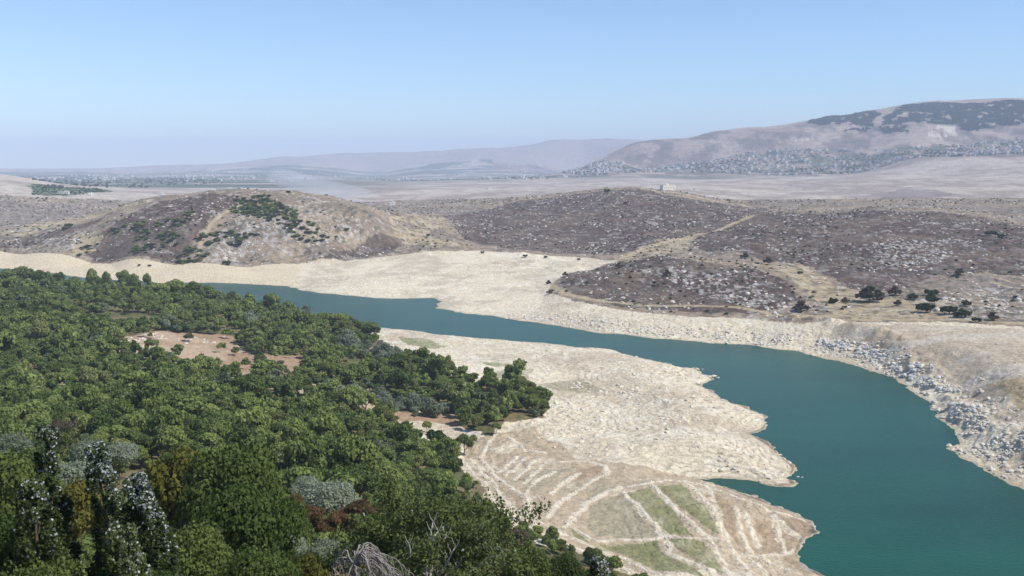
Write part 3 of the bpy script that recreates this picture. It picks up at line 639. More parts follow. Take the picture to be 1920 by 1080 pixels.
def house_mesh(name, W, Dp, Hh, floors, wallm, red=False, seed=0):
    g = random.Random(seed); bm = bmesh.new(); mats = [wallm, M_win, M_roofr]
    def box(x0, x1, y0, y1, z0, z1, mi=0):
        vs = [bm.verts.new(c) for c in [(x0, y0, z0), (x1, y0, z0), (x1, y1, z0), (x0, y1, z0), (x0, y0, z1), (x1, y0, z1), (x1, y1, z1), (x0, y1, z1)]]
        for f in [(0, 3, 2, 1), (4, 5, 6, 7), (0, 1, 5, 4), (1, 2, 6, 5), (2, 3, 7, 6), (3, 0, 4, 7)]:
            bm.faces.new([vs[i] for i in f]).material_index = mi
    w, d = W / 2, Dp / 2
    box(-w, w, -d, d, -3, Hh)
    fh = Hh / floors; nx = max(2, int(W / 3.2)); ny = max(2, int(Dp / 3.5))
    for f in range(floors):
        zb = f * fh + fh * 0.35; zt = zb + fh * 0.42
        for k in range(nx):
            xc = -w + (k + 0.5) * W / nx
            box(xc - 0.55, xc + 0.55, -d - 0.06, -d - 0.003, zb, zt, 1)
        for k in range(ny):
            yc = -d + (k + 0.5) * Dp / ny
            for s in (-1, 1): box(*(sorted((s * (w + 0.003), s * (w + 0.06)))), yc - 0.5, yc + 0.5, zb, zt, 1)
        if f: box(-w * 0.7, w * 0.4, -d - 1.3, -d - 0.07, f * fh - 0.1, f * fh + 0.08)
    if red:
        a = [bm.verts.new(c) for c in [(-w - .5, -d - .5, Hh + .02), (w + .5, -d - .5, Hh + .02), (w + .5, d + .5, Hh + .02), (-w - .5, d + .5, Hh + .02), (-w * 0.4, 0, Hh + 2.4), (w * 0.4, 0, Hh + 2.4)]]
        for f in [(0, 1, 5, 4), (1, 2, 5), (2, 3, 4, 5), (3, 0, 4), (3, 2, 1, 0)]: bm.faces.new([a[i] for i in f]).material_index = 2
    else:
        t = 0.3
        box(-w, w, -d, -d + t, Hh + .003, Hh + 0.9); box(-w, w, d - t, d, Hh + .003, Hh + 0.9); box(-w, -w + t, -d + t + .01, d - t - .01, Hh + .003, Hh + 0.9); box(w - t, w, -d + t + .01, d - t - .01, Hh + .003, Hh + 0.9)
        box(w * 0.1, w * 0.55, -d * 0.2, d * 0.5, Hh + .003, Hh + 2.3)
    me = bpy.data.meshes.new(name); bm.to_mesh(me); bm.free()
    for m_ in mats: me.materials.append(m_)
    return me
house_ms = [house_mesh('house', 12, 10, 6.5, 2, M_wall, False, 1), house_mesh('house', 15, 11, 9.5, 3, M_wall, False, 2), house_mesh('house', 11, 9, 4, 1, M_wall, True, 3), house_mesh('house', 18, 9, 6.5, 2, M_wall2, False, 4), house_mesh('house', 13, 11, 12.5, 4, M_wall, False, 5)]

# ------------------------------------------------------------------ placing
def link(name, me, parent=None, loc=(0, 0, 0), rz=0, scl=(1, 1, 1), rx=0, ry=0):
    o = bpy.data.objects.new(name, me); COL.objects.link(o); o.location = loc; o.rotation_euler = (rx, ry, rz); o.scale = scl
    if parent is not None: o.parent = parent
    return o
def tree(name, x, y, h, wd, crown, trunk, label, cat='tree', group=None, rz=None, z=None, lean=(0, 0), cname='crown', tname='trunk'):
    e = bpy.data.objects.new(name, None); COL.objects.link(e)
    zz_ = float(gz(x, y)) if z is None else z
    e.location = (x, y, zz_ - 0.15); e.rotation_euler = (lean[0], lean[1], random.uniform(0, 6.28) if rz is None else rz)
    e.empty_display_size = 0.5
    tag(e, label, cat, group)
    if trunk is not None: link(tname, trunk, e, scl=(wd * 0.9, wd * 0.9, h))
    link(cname, crown, e, scl=(wd, wd, h))
    return e
def scatter_gn(name, pts, rot, scl, idx, meshes, label, cat):
    """one stuff object: instances on points"""
    src = bpy.data.collections.new(name + '_source')
    for k, me in enumerate(meshes):
        so = bpy.data.objects.new('%s_source_%02d' % (name, k), me); src.objects.link(so)
    me = bpy.data.meshes.new(name); n = len(pts); me.vertices.add(n); me.vertices.foreach_set('co', np.asarray(pts, np.float32).ravel())
    a = me.attributes.new('rot', 'FLOAT_VECTOR', 'POINT'); a.data.foreach_set('vector', np.asarray(rot, np.float32).ravel())
    a = me.attributes.new('scl', 'FLOAT_VECTOR', 'POINT'); a.data.foreach_set('vector', np.asarray(scl, np.float32).ravel())
    a = me.attributes.new('idx', 'INT', 'POINT'); a.data.foreach_set('value', np.asarray(idx, np.int32))
    o = bpy.data.objects.new(name, me); COL.objects.link(o)
    ng = bpy.data.node_groups.new(name + '_scatter', 'GeometryNodeTree')
    ng.interface.new_socket('Geometry', in_out='INPUT', socket_type='NodeSocketGeometry'); ng.interface.new_socket('Geometry', in_out='OUTPUT', socket_type='NodeSocketGeometry')
    N = ng.nodes; L = ng.links
    gi = N.new('NodeGroupInput'); go = N.new('NodeGroupOutput'); ci_ = N.new('GeometryNodeCollectionInfo'); ci_.inputs['Collection'].default_value = src
    ci_.inputs['Separate Children'].default_value = True; ci_.inputs['Reset Children'].default_value = True
    ip = N.new('GeometryNodeInstanceOnPoints'); ip.inputs['Pick Instance'].default_value = True
    def na(nm, t): q = N.new('GeometryNodeInputNamedAttribute'); q.data_type = t; q.inputs['Name'].default_value = nm; return q.outputs['Attribute']
    L.new(gi.outputs[0], ip.inputs['Points']); L.new(ci_.outputs[0], ip.inputs['Instance']); L.new(na('idx', 'INT'), ip.inputs['Instance Index'])
    er = N.new('FunctionNodeEulerToRotation'); L.new(na('rot', 'FLOAT_VECTOR'), er.inputs[0]); L.new(er.outputs[0], ip.inputs['Rotation'])
    L.new(na('scl', 'FLOAT_VECTOR'), ip.inputs['Scale']); L.new(ip.outputs[0], go.inputs[0])
    md = o.modifiers.new('scatter', 'NODES'); md.node_group = ng
    tag(o, label, cat, kind='stuff'); return o
def in_view(x, y, z, mg=60):
    x, y, z = map(np.asarray, (x, y, z)); cp, sp = math.cos(PITCH), math.sin(PITCH); dz = z - H
    fw = y * cp - dz * sp; up_ = y * sp + dz * cp
    u = 960 + F * x / np.maximum(fw, 1e-3); v = 540 - F * up_ / np.maximum(fw, 1e-3)
    return (fw > 0) & (u > -mg) & (u < 1920 + mg) & (v > -mg) & (v < 1080 + mg), u, v
#SECTION_OBJECTS
def at_top(u, v, D):
    a, s = ray(u, v); return D * math.sin(a), D * math.cos(a), H + D * s

# hand-placed trees on the slope below the viewpoint
NEAR = [] # x, y, radius kept clear
def near_tree(kind, u, v, D, wpx, label, group=None, name=None, hmax=None, crown=None):
    x, y, zt = at_top(u, v, D); g0 = float(gz(x, y)); h = zt - g0
    wd = wpx * D / F
    NEAR.append((x, y, wd * 0.5))
    cr, tr, nm = {'oak': (oak_near[len(NEAR) % 3], trunks[len(NEAR) % 3], 'oak_tree'), 'yellow': (yel_near, trunks[0], 'yellowing_tree'), 'olive': (olive_near, trunks[1], 'olive_tree'),
              'rust': (rust_mesh, stem, 'rust_shrub'), 'grey': (grey_mesh, stem, 'bare_shrub')}[kind]
    z = g0
    lim = wd * (1.45 if kind in ('oak', 'yellow') else 1.1)
    if h > lim:
        h2 = lim if kind not in ('oak', 'yellow') else max(lim, h * 0.8)
    # crown keeps its shape: a tall tree gets a longer trunk
    e = bpy.data.objects.new(name or nm, None); COL.objects.link(e); e.location = (x, y, g0 - 0.1); e.rotation_euler = (0, 0, random.uniform(0, 6.28)); tag(e, label, 'shrub' if kind in ('rust', 'grey') else 'tree', group)
    ch = min(h, wd * (1.5 if kind in ('oak', 'yellow') else 1.0))
    if h > ch * 1.05:
        link('trunk', tr, e, scl=(wd * 0.9, wd * 0.9, (h - ch * 0.5)))
        link('crown', cr, e, loc=(0, 0, h - ch), scl=(wd, wd, ch))
    else:
        link('trunk', tr, e, scl=(wd * 0.9, wd * 0.9, h)); link('crown', cr, e, scl=(wd, wd, h))
    return e
for a in [
 ('oak', 20, 835, 72, 200, 'large dark green tree at the left edge beside the first silver poplar'),
 ('oak', 10, 955, 50, 170, 'broad green tree at the left edge below the larger dark tree'),
 ('yellow', 150, 895, 66, 110, 'yellow-green tree between the two tallest silver-topped poplars'),
 ('yellow', 335, 835, 88, 190, 'olive-brown broad tree behind the right poplars'),
 ('oak', 440, 818, 80, 230, 'tall rounded green tree standing above the middle foreground'),
 ('oak', 455, 900, 62, 250, 'largest dark green tree in the middle of the foreground wood'),
 ('oak', 355, 975, 50, 190, 'green tree at the foot of the right poplars'),
 ('oak', 70, 1030, 42, 210, 'green tree in the bottom left corner under the poplars'),
 ('oak', 480, 1020, 46, 190, 'dark green tree at the bottom edge left of the dead tree'),
 ('yellow', 575, 1035, 50, 130, 'yellow-green tree at the bottom edge just left of the dead tree'),
 ('oak', 240, 1050, 40, 200, 'green tree at the bottom edge between poplars and the dark tree'),
 ('oak', 530, 930, 84, 110, 'small green tree at the left side of the rust shrubs'),
 ('olive', 618, 868, 112, 110, 'big silver-grey olive tree behind the rust shrubs'),
 ('olive', 572, 872, 120, 62, 'smaller olive tree left of the big silver-grey olive'),
 ('olive', 603, 985, 66, 80, 'silver-grey olive tree below the rust shrubs'),
 ('olive', 545, 985, 70, 60, 'small olive tree left of the silver-grey olive below the rust shrubs'),
 ('olive', 905, 990, 68, 84, 'round silver-grey olive tree right of the white-branched tree'),
 ('oak', 900, 940, 80, 86, 'green tree on the slope edge above the round olive'),
 ('grey', 955, 955, 100, 90, 'grey-brown half-bare shrub at the edge of the pale lake bed'),
 ('oak', 985, 1015, 72, 110, 'green tree at the bottom edge right of the round olive'),
 ('oak', 1060, 1035, 100, 90, 'green tree on the lower slope above the bottom edge'),
 ('oak', 1125, 1058, 105, 90, 'low green tree beside the rightmost silver poplar tip'),
 ('oak', 725, 950, 66, 80, 'green tree left of the white-branched tree'),
 ('grey', 110, 765, 175, 50, 'bare mauve-grey shrub among green trees at the left'),
 ('olive', 20, 790, 150, 60, 'grey-green olive tree at the left edge above the poplars'),
 ('olive', 165, 800, 140, 70, 'grey-green olive tree behind the first poplar'),
 ('olive', 225, 808, 138, 60, 'grey-green olive tree above the second poplar'),
 ('olive', 130, 830, 100, 90, 'pale olive tree just right of the first poplar tip'),
 ]:
    near_tree(*a)
for u, v, wp in [(548, 912, 44), (585, 930, 50), (530, 945, 40), (640, 938, 48), (672, 922, 44), (705, 930, 40), (610, 955, 46), (660, 955, 44), (570, 955, 40), (690, 948, 36)]:
    near_tree('rust', u, v, 98, wp, 'rust-red shrub on bare soil around the big silver-grey olive', 'rust shrubs around the olive')

# silver poplars
def poplar(u, v, D, wpx, hcrown, lean, seed, label, n=19000, pf=1.0):
    g = np.random.default_rng(seed); x, y, zt = at_top(u, v, D); g0 = float(gz(x, y)); h = zt - g0; wd = wpx * D / F
    C = []; Nn = []; PL = []
    nl = 70; per = n // nl
    z0 = h - hcrown
    for k in range(nl):
        t = g.uniform(0, 1) ** 0.9; half = wd * 0.5 * (1 - t) ** 0.5 * min(1, 0.55 + t * 2) + 0.12
        th = g.uniform(0, 6.28); rad = g.uniform(0.3, 1) ** 0.5 * half * 0.75
        base_ = np.array([math.cos(th) * rad, math.sin(th) * rad, z0 + t * hcrown]); L = 0.5 + 1.5 * (1 - t) * g.uniform(.5, 1); dr = np.array([math.cos(th) * .3, math.sin(th) * .3, 1.0])
        s = g.uniform(0, 1, (per, 1)); r_ = 0.30 * (1 - s * 0.75) + 0.05
        off = unit(g.normal(0, 1, (per, 3))); C.append(base_ + dr * s * L * 0.7 + off * r_ * g.uniform(.5, 1.1, (per, 1))); Nn.append(off)
        side = (C[-1][:, 0] * 0.8 + (C[-1][:, 2] - z0) / hcrown * wd * 0.75 - wd * 0.30) / wd
        PL.append((g.random(per) < np.clip(side * 0.9 - 0.22 + 1.3 * max(0, t - 0.72) + (g.random() < .25) * .15, 0.01, 0.42) * pf) * 1.0)
    C = np.concatenate(C); Nn = np.concatenate(Nn); PL = np.concatenate(PL)
    C[:, 0] += lean[0] * (C[:, 2] / h) ** 2 - lean[0]; C[:, 1] += 0
    V, Fq = leaves(C, Nn, np.full(len(C), 0.10), g, 1.25)
    cm = mesh_np('poplar_crown', V, Fq, M_poplar, np.repeat(PL, 4))
    e = bpy.data.objects.new('silver_poplar', None); COL.objects.link(e); e.location = (x, y, g0 - 0.1); tag(e, label, 'tree')
    link('crown', cm, e)
    q = [(lean[0] * (t * t) - lean[0], 0, t * h * 0.96) for t in np.linspace(0, 1, 9)]
    parts = [tube(q, [0.20 * (1 - 0.11 * k) + 0.02 for k in range(9)], 8)]
    for k in range(14):
        t = 0.25 + k * 0.048; b0 = np.array([lean[0] * t * t - lean[0], 0, t * h]); th = k * 2.4; L = wd * 0.4 * (1.1 - t)
        parts.append(tube([b0, b0 + [math.cos(th) * L * .5, math.sin(th) * L * .5, L * .8], b0 + [math.cos(th) * L * .8, math.sin(th) * L * .8, L * 2]], [.05, .03, .01], 5))
    Vt, Ft = join(parts); link('trunk', mesh_np('poplar_trunk', Vt, Ft, M_bark, smooth=True), e)
    NEAR.append((x, y, wd * 0.4))
poplar(88, 808, 46, 100, 8.5, (0.0, 0), 301, 'tall dark silver-tipped poplar at the far left', pf=0.6)
poplar(180, 836, 45, 100, 8.0, (-1.2, 0), 302, 'middle leaning poplar with white leaves on top')
poplar(256, 898, 43, 110, 7.0, (-1.5, 0), 303, 'shorter leaning white-topped poplar, right of the other two')
poplar(62, 905, 43, 130, 7.5, (0, 0), 305, 'low dark poplar in front of the tall left poplar', pf=0.25)
poplar(225, 985, 40, 120, 6.5, (-.4, 0), 306, 'low poplar at the foot of the middle leaning poplar', pf=0.35)
poplar(1124, 1050, 50, 46, 3.0, (0, 0), 304, 'silver poplar tip at the bottom edge before the lake bed', 4000)

# white-branched tree
def branch_tree(name, u, v, D, h_vis, label, leafm, barkm, seed, spread, n_leaves, droop=0.0, lsize=0.13, nb=9, depth=3, rbase=0.10):
    g = np.random.default_rng(seed); x, y, zt = at_top(u, v, D); g0 = float(gz(x, y)); h = zt - g0
    parts = []; tips = []
    def grow(p, d, L, r, dep):
        q = [p]; rs = [r]; dd = np.array(d, float)
        for k in range(5):
            dd = dd + g.normal(0, 0.13, 3); dd[2] -= droop * (0.10 + 0.10 * (depth - dep)); dd /= np.linalg.norm(dd); q.append(q[-1] + dd * L / 5); rs.append(r * (1 - 0.14 * (k + 1)))
        parts.append(tube(q, rs, 5 if dep < 2 else 7))
        if dep <= 1: tips.extend(q[2:])
        if dep > 0:
            for k in range(4 if droop == 0 else 6):
                s = q[2 + k % 4]; nd = unit((dd + g.normal(0, 0.55, 3))[None])[0]; grow(s, nd, L * g.uniform(.5, .72), rs[2 + k % 4] * 0.6, dep - 1)
    fork = h - h_vis
    parts.append(tube([(0, 0, 0), (0.05, 0, fork * .5), (0, 0.05, fork + 0.2)], [rbase * 2, rbase * 1.7, rbase * 1.5], 9))
    for k in range(nb):
        th = k * 2 * math.pi / nb + g.uniform(-.2, .2); sp = spread * g.uniform(0.5, 1.1)
        grow(np.array([0, 0.05, fork]), unit(np.array([[math.cos(th) * sp, math.sin(th) * sp, 1.0]]))[0], h_vis * 0.62, rbase, depth)
    V, Fq = join(parts)
    e = bpy.data.objects.new(name, None); COL.objects.link(e); e.location = (x, y, g0 - 0.1); tag(e, label, 'tree')
    top = V[:, 2].max(); V[:, 2] = np.where(V[:, 2] > fork, fork + (V[:, 2] - fork) * h_vis / (top - fork), V[:, 2])
    link('branches', mesh_np(name + '_branches', V, Fq, barkm, smooth=True), e)
    if leafm:
        T = np.array(tips); T[:, 2] = np.where(T[:, 2] > fork, fork + (T[:, 2] - fork) * h_vis / (top - fork), T[:, 2])
        c = T[g.integers(0, len(T), n_leaves)] + g.normal(0, 0.20, (n_leaves, 3))
        pl_ = (g.random(n_leaves) < 0.006) * 1.0
        V2, F2 = leaves(c, g.normal(0, 1, (n_leaves, 3)) + [0, 0, .6], np.full(n_leaves, lsize), g)
        link('crown', mesh_np(name + '_crown', V2, F2, leafm, np.repeat(pl_, 4)), e)
    NEAR.append((x, y, 2.0)); return e, (x, y, g0 - 0.1)
E_, o_ = branch_tree('white_branched_tree', 812, 905, 50, 6.5, 'bushy green tree with white bare branches at the bottom centre', M_poplar, M_pale_bark, 401, 0.55, 26000, rbase=0.075)
pr = []
for bi, (pts, dpt) in enumerate([([(800, 1110), (802, 1050), (808, 1015), (812, 978)], 47.2), ([(812, 1015), (822, 996)], 47.1), ([(766, 1100), (768, 1048), (767, 1020)], 47.3), ([(806, 1100), (814, 1040), (826, 1024), (838, 1006)], 47.2), ([(815, 1110), (828, 1072), (842, 1048), (855, 1025)], 47.0), ([(822, 1110), (836, 1078), (858, 1063)], 46.9), ([(700, 1110), (692, 1080), (690, 1062)], 45)]):
    q = [np.array(at_top(u, v, dpt + 0.15 * (k % 2))) - np.array(o_) for k, (u, v) in enumerate(pts)]
    q2 = [q[0]]
    for k in range(1, len(q)): q2 += [(q[k - 1] + q[k]) / 2 + np.array([0.05 * (-1) ** k, 0, 0.02]), q[k]]
    pr = [tube(q2, np.linspace(0.085, 0.028, len(q2)), 7)]
    for k in range(2, len(q2), 1):
        for sg in (-1, 1): pr.append(tube([q2[k], q2[k] + [sg * 0.12, -.05, 0.22], q2[k] + [sg * 0.22, -.05, 0.52]], [0.025, 0.016, 0.006], 5))
    V, Fq = join(pr); link('bare_limb', mesh_np('bare_limbs', V, Fq, M_pale_bark, smooth=True), E_)

def dead_tree():
    g = np.random.default_rng(77); x, y, zt = at_top(672, 1004, 31); g0 = float(gz(x, y)); h = zt - g0; parts = [tube([(0, 0, 0), (0.1, 0, h * .4), (-.15, 0, h - 0.9)], [0.16, 0.12, 0.07], 9)]
    for k in range(30):
        th = g.uniform(-0.9, 1.1) if k % 3 else g.uniform(0, 6.28); Rr = g.uniform(0.9, 1.9); rise = g.uniform(0.4, 0.95); drop = g.uniform(0.9, 2.2)
        T = np.linspace(0, 1, 12); st = np.array([-.15, 0, h - 0.95])
        q = np.stack([st[0] + np.cos(th) * Rr * T, st[1] + np.sin(th) * Rr * T, st[2] + rise * np.sin(T * 2.2) - drop * T ** 2.6], 1) + g.normal(0, 0.02, (12, 3)); q[0] = st; q[1:] += np.cumsum(g.normal(0, 0.022, (11, 3)), 0)
        parts.append(tube(q, np.linspace(0.032, 0.007, 12), 5))
        for e in range(9):
            p = q[3 + e % 9]; d2 = g.normal(0, 0.16, 2); L = g.uniform(0.3, 0.9)
            parts.append(tube([p, p + [d2[0] * .5 + .08, d2[1] * .5, 0.03 - L * .2], p + [d2[0] + .14, d2[1], -L * .55], p + [d2[0] * 1.1 + .16, d2[1], -L]], [0.013, 0.011, 0.008, 0.004], 4))
    e = bpy.data.objects.new('dead_tree', None); COL.objects.link(e); e.location = (x, y, g0 - 0.1); tag(e, 'leafless grey tree with arching drooping twigs at the bottom edge', 'tree')
    V, Fq = join(parts); link('branches', mesh_np('dead_branches', V, Fq, M_dead, smooth=True), e); NEAR.append((x, y, 1.5))
dead_tree()

# the wood on the slope: jittered grid in world space
def jitter(x0, x1, y0, y1, st, seed):
    g = np.random.default_rng(seed); X, Y = np.meshgrid(np.arange(x0, x1, st), np.arange(y0, y1, st))
    return (X + g.uniform(-.45, .45, X.shape) * st).ravel(), (Y + g.uniform(-.45, .45, X.shape) * st).ravel()
g5 = np.random.default_rng(5)
fx, fy = jitter(-900, 260, 30, 1090, 4.6, 6)
k = inpoly(fx, fy, FOREST) & (np.hypot(fx, fy) > 88)
fx, fy = fx[k], fy[k]
cl = pm(CLEAR, fx, fy); k = ~cl | (g5.random(len(fx)) < 0.09)
k &= ~inpoly(fx, fy, RUST); k &= gs(sdf, fx, fy) > 6
thin = fbm(fx / 30, fy / 30, 3, 140.)
k &= thin < np.where(np.hypot(fx, fy) > 330, 0.625, 0.64)
_u = 960 + F * fx / fy; k &= ~((_u > 930) & (np.hypot(fx, fy) < 190)); k &= np.hypot(fx, fy) < 1060 - 0.2 * np.clip(_u, 0, 400)
for nx, ny, nr in NEAR: k &= np.hypot(fx - nx, fy - ny) > nr + 1.2
fx, fy = fx[k], fy[k]; fz = gz(fx, fy)
wdt = (3.2 + 4.6 * g5.random(len(fx)) ** 1.7) * (0.85 + 0.4 * fbm(fx / 60, fy / 60, 2, 150.)); _b = g5.random(len(fx)) < 0.10; wdt = np.where(_b, wdt * 1.55, wdt); _e = (960 + F * fx / fy > 840) & (np.hypot(fx, fy) < 320); wdt = np.where(_e, np.minimum(wdt, 4.6), wdt); hgt = wdt * g5.uniform(0.8, 1.35, len(fx))
OLV = [WP(p, 120) for p in ([(560, 735), (620, 728), (700, 745), (840, 765), (850, 785), (760, 785), (660, 765)], [(150, 512), (280, 528), (260, 540), (150, 528)], [(560, 590), (620, 600), (620, 612), (560, 602)], [(460, 605), (510, 608), (500, 620), (455, 618)], [(620, 640), (760, 660), (760, 680), (640, 665)])]
isol = pm(OLV, fx, fy)
dd = np.hypot(fx, fy)
vis, uu, vv = in_view(fx, fy, fz + hgt * .7, 0)
size_px = np.where(vis, wdt / dd, 0)
order = np.argsort(-size_px); ind = order[:188]
print('forest trees', len(fx), 'visible', int(vis.sum()), 'dist of last', dd[ind[-1]])
rest = np.ones(len(fx), bool); rest[ind] = False
ex = [(870, 842, 8.5), (930, 802, 5), (888, 822, 4), (800, 800, 5)]
def kind_label(i):
    u, v, D = uu[i], vv[i], dd[i]
    where = 'at the far left' if u < 200 else 'left of centre' if u < 480 else 'near the middle' if u < 760 else 'beside the pale lake bed'
    return ('silver-grey olive' if isol[i] else 'rounded green oak') + ' in the wood on the near slope ' + where
protoA = {}
for i in ind:
    lab = kind_label(i)
    cr = (olive_far if isol[i] else oak_mid[i % 4])
    tree('olive_tree' if isol[i] else 'oak_tree', float(fx[i]), float(fy[i]), float(hgt[i]), float(wdt[i]), cr, trunks[i % 3], lab, 'tree', 'trees of the wood on the near slope ' + lab.split('slope ')[1] + (' olives' if isol[i] else ' oaks'), z=float(fz[i]))
ri = np.nonzero(rest)[0]; n = len(ri)
idx = np.where(isol[ri], 8, np.where(dd[ri] < 330, g5.integers(0, 4, n), 4 + g5.integers(0, 4, n)))
_q = g5.random(n); idx = np.where((_q < 0.10) & (idx < 8), 9, np.where((_q < 0.20) & (idx < 8), 10, idx))
rot = np.zeros((n, 3)); rot[:, 2] = g5.uniform(0, 6.28, n)
scatter_gn('woodland', np.stack([fx[ri], fy[ri], fz[ri] - 0.2], 1), rot, np.stack([wdt[ri], wdt[ri], hgt[ri]], 1), idx, oak_mid + oak_far + [olive_far, yel_far, bush_m], 'dense green woodland covering the near slope down to the lake', 'woodland')
for (u, v, wd), lab in zip(ex, ['lone dark green tree standing on the pale lake bed edge below the wood', 'small bush just below the wooded point', 'small green bush between the wooded point and the lone tree', 'green bush on the bare soil above the lone tree']):
    x, y = hit(u, v + 12, 150); tree('lone_tree', x, y, wd * 1.05, wd, oak_mid[1], trunks[0], lab, 'tree')

# scrub on the hills
def px_scatter(polys, n, seed, rmin=600, rmax=2300):
    g = np.random.default_rng(seed); W = [WP(p, rmin, rmax) for p in polys]; out = []
    A = []
    for p in W:
        q = np.array(p); A.append(abs(0.5 * np.sum(q[:, 0] * np.roll(q[:, 1], 1) - q[:, 1] * np.roll(q[:, 0], 1))))
    A = np.array(A) / sum(A)
    for p, a in zip(W, A):
        q = np.array(p); need = max(1, int(n * a)); c = 0; t = 0
        while c < need and t < need * 60:
            x, y = g.uniform(q[:, 0].min(), q[:, 0].max()), g.uniform(q[:, 1].min(), q[:, 1].max()); t += 1
            if inpoly(np.array([x]), np.array([y]), p)[0]: out.append((x, y)); c += 1
    return np.array(out)
GREENSCRUB = [[(430, 400), (440, 370), (480, 366), (520, 380), (560, 410), (600, 430), (590, 445), (540, 430), (500, 400), (470, 410)],
   [(380, 440), (420, 420), (400, 470), (370, 496), (320, 497), (340, 470)], [(205, 435), (270, 415), (280, 425), (220, 450)], [(345, 400), (375, 400), (370, 415), (345, 415)],
   [(150, 455), (172, 458), (170, 482), (148, 482)], [(295, 440), (320, 440), (315, 460), (300, 460)], [(540, 430), (600, 440), (640, 440), (600, 460), (550, 455)]]
g7 = np.random.default_rng(7)
GREENSCRUB += [[(430, 395), (470, 368), (500, 366), (560, 400), (560, 425), (500, 415)], [(250, 420), (350, 410), (330, 470), (250, 480)], [(410, 430), (500, 440), (450, 470), (400, 460)]]
gsb = px_scatter(GREENSCRUB, 420, 8)
for k in range(120):
    x, y = gsb[k % len(gsb)] if k < len(gsb) else gsb[0]
    pass
sel = g7.permutation(len(gsb)); gi_ = sel[:90]; gr_ = sel[90:]
for i in gi_:
    x, y = gsb[i]; w_ = g7.uniform(5, 9); tree('hill_shrub', x, y, w_ * 0.75, w_, bush_g, None, 'dark green shrub in the thickets on the rounded left hill', 'shrub', 'green shrubs on the left hill', cname='foliage')
for u, v, w_, lab in [(130, 424, 13, 'large dark tree clump on the slope left of the rounded hill'), (120, 428, 9, 'smaller dark tree beside the large clump on the left slope'), (425, 494, 11, 'dark bush at the foot of the rounded hill by the pale shore'),
    (262, 496, 5, 'left of two tiny dark bushes above the pale shore'), (280, 497, 5, 'right of two tiny dark bushes above the pale shore'), (183, 456, 5, 'slim dark tree on the yellow slope left of the rounded hill'),
    (1630, 565, 22, 'largest grey-brown tree on the yellow grass on the right'), (1645, 558, 14, 'brown-grey tree behind the largest one on the right'), (1678, 552, 12, 'dark green tree right of the largest grey-brown tree'), (1708, 560, 11, 'small dark green tree in the middle of the yellow grass'),
    (1745, 553, 13, 'upper dark green tree of the clump by the white rocks'), (1752, 566, 13, 'middle dark green tree of the clump by the white rocks'), (1736, 582, 15, 'lowest dark green tree of the clump, casting a shadow on yellow grass'),
    (1808, 572, 10, 'dark green tree leaning over the white rocks on the right'), (1780, 585, 13, 'left of two low dark trees among white rocks'), (1803, 592, 13, 'right of two low dark trees among white rocks'), (1683, 570, 7, 'thin brown tree on the yellow grass'),
    (1500, 582, 14, 'dark brown bush beside the dirt track on the right'), (1561, 566, 9, 'dark bush on the stony slope above the dirt track'), (1585, 566, 8, 'brown bush right of the dark bush above the track'), (1440, 492, 11, 'dark bush on the ridge between the two brown hills'), (1396, 483, 10, 'brown bush left of the dark bush between the hills'),
    (1858, 440, 15, 'dark green tree group on the upper right hill'), (1875, 443, 10, 'dark tree right of the group on the upper right hill'), (1798, 512, 9, 'dark bush at the foot of the right brown hill'), (1500, 512, 6, 'small bush on the yellow slope'), (1137, 358, 14, 'dark green bush on the crest of the central hill'),
    (1172, 380, 9, 'dark bush on the upper slope of the central hill'), (1365, 374, 8, 'lone tree on the skyline right of the white building'), (541, 359, 7, 'lone tree on the crest of the rounded left hill'), (905, 472, 6, 'dark bush at the top of the pale shore in the centre'), (985, 479, 7, 'left of three dark bushes above the pale centre shore'),
    (1022, 481, 6, 'middle of three dark bushes above the pale centre shore'), (1085, 485, 5, 'right of three dark bushes above the pale centre shore'), (1060, 515, 7, 'brown bush at the tip of the low brown hill'), (1028, 530, 6, 'brown bush on the pale shore at the tip of the low hill'), (1030, 548, 6, 'brown bush below the tip of the low brown hill'),
    (1830, 602, 7, 'low dark bush on the grass edge at the right'), (1860, 598, 9, 'brown bush on the stony slope at far right'), (1250, 515, 9, 'dark green bush on the low brown hill'), (1160, 500, 9, 'green bush at the back of the low brown hill'), (803, 440, 6, 'dark bush in the yellow gully'), (651, 432, 7, 'small dark green tree right of the rounded hill')]:
    x, y = hit(u, v + 3, 600, 2400); dark = 'brown' not in lab
    tree('hill_tree', x, y, w_ * (0.72 if w_ > 12 else 0.8), w_ * 0.9, (bush_d if dark else bush_b)[int(u) % 2], stem, lab, 'tree' if 'tree' in lab else 'bush', cname='foliage', tname='stem')

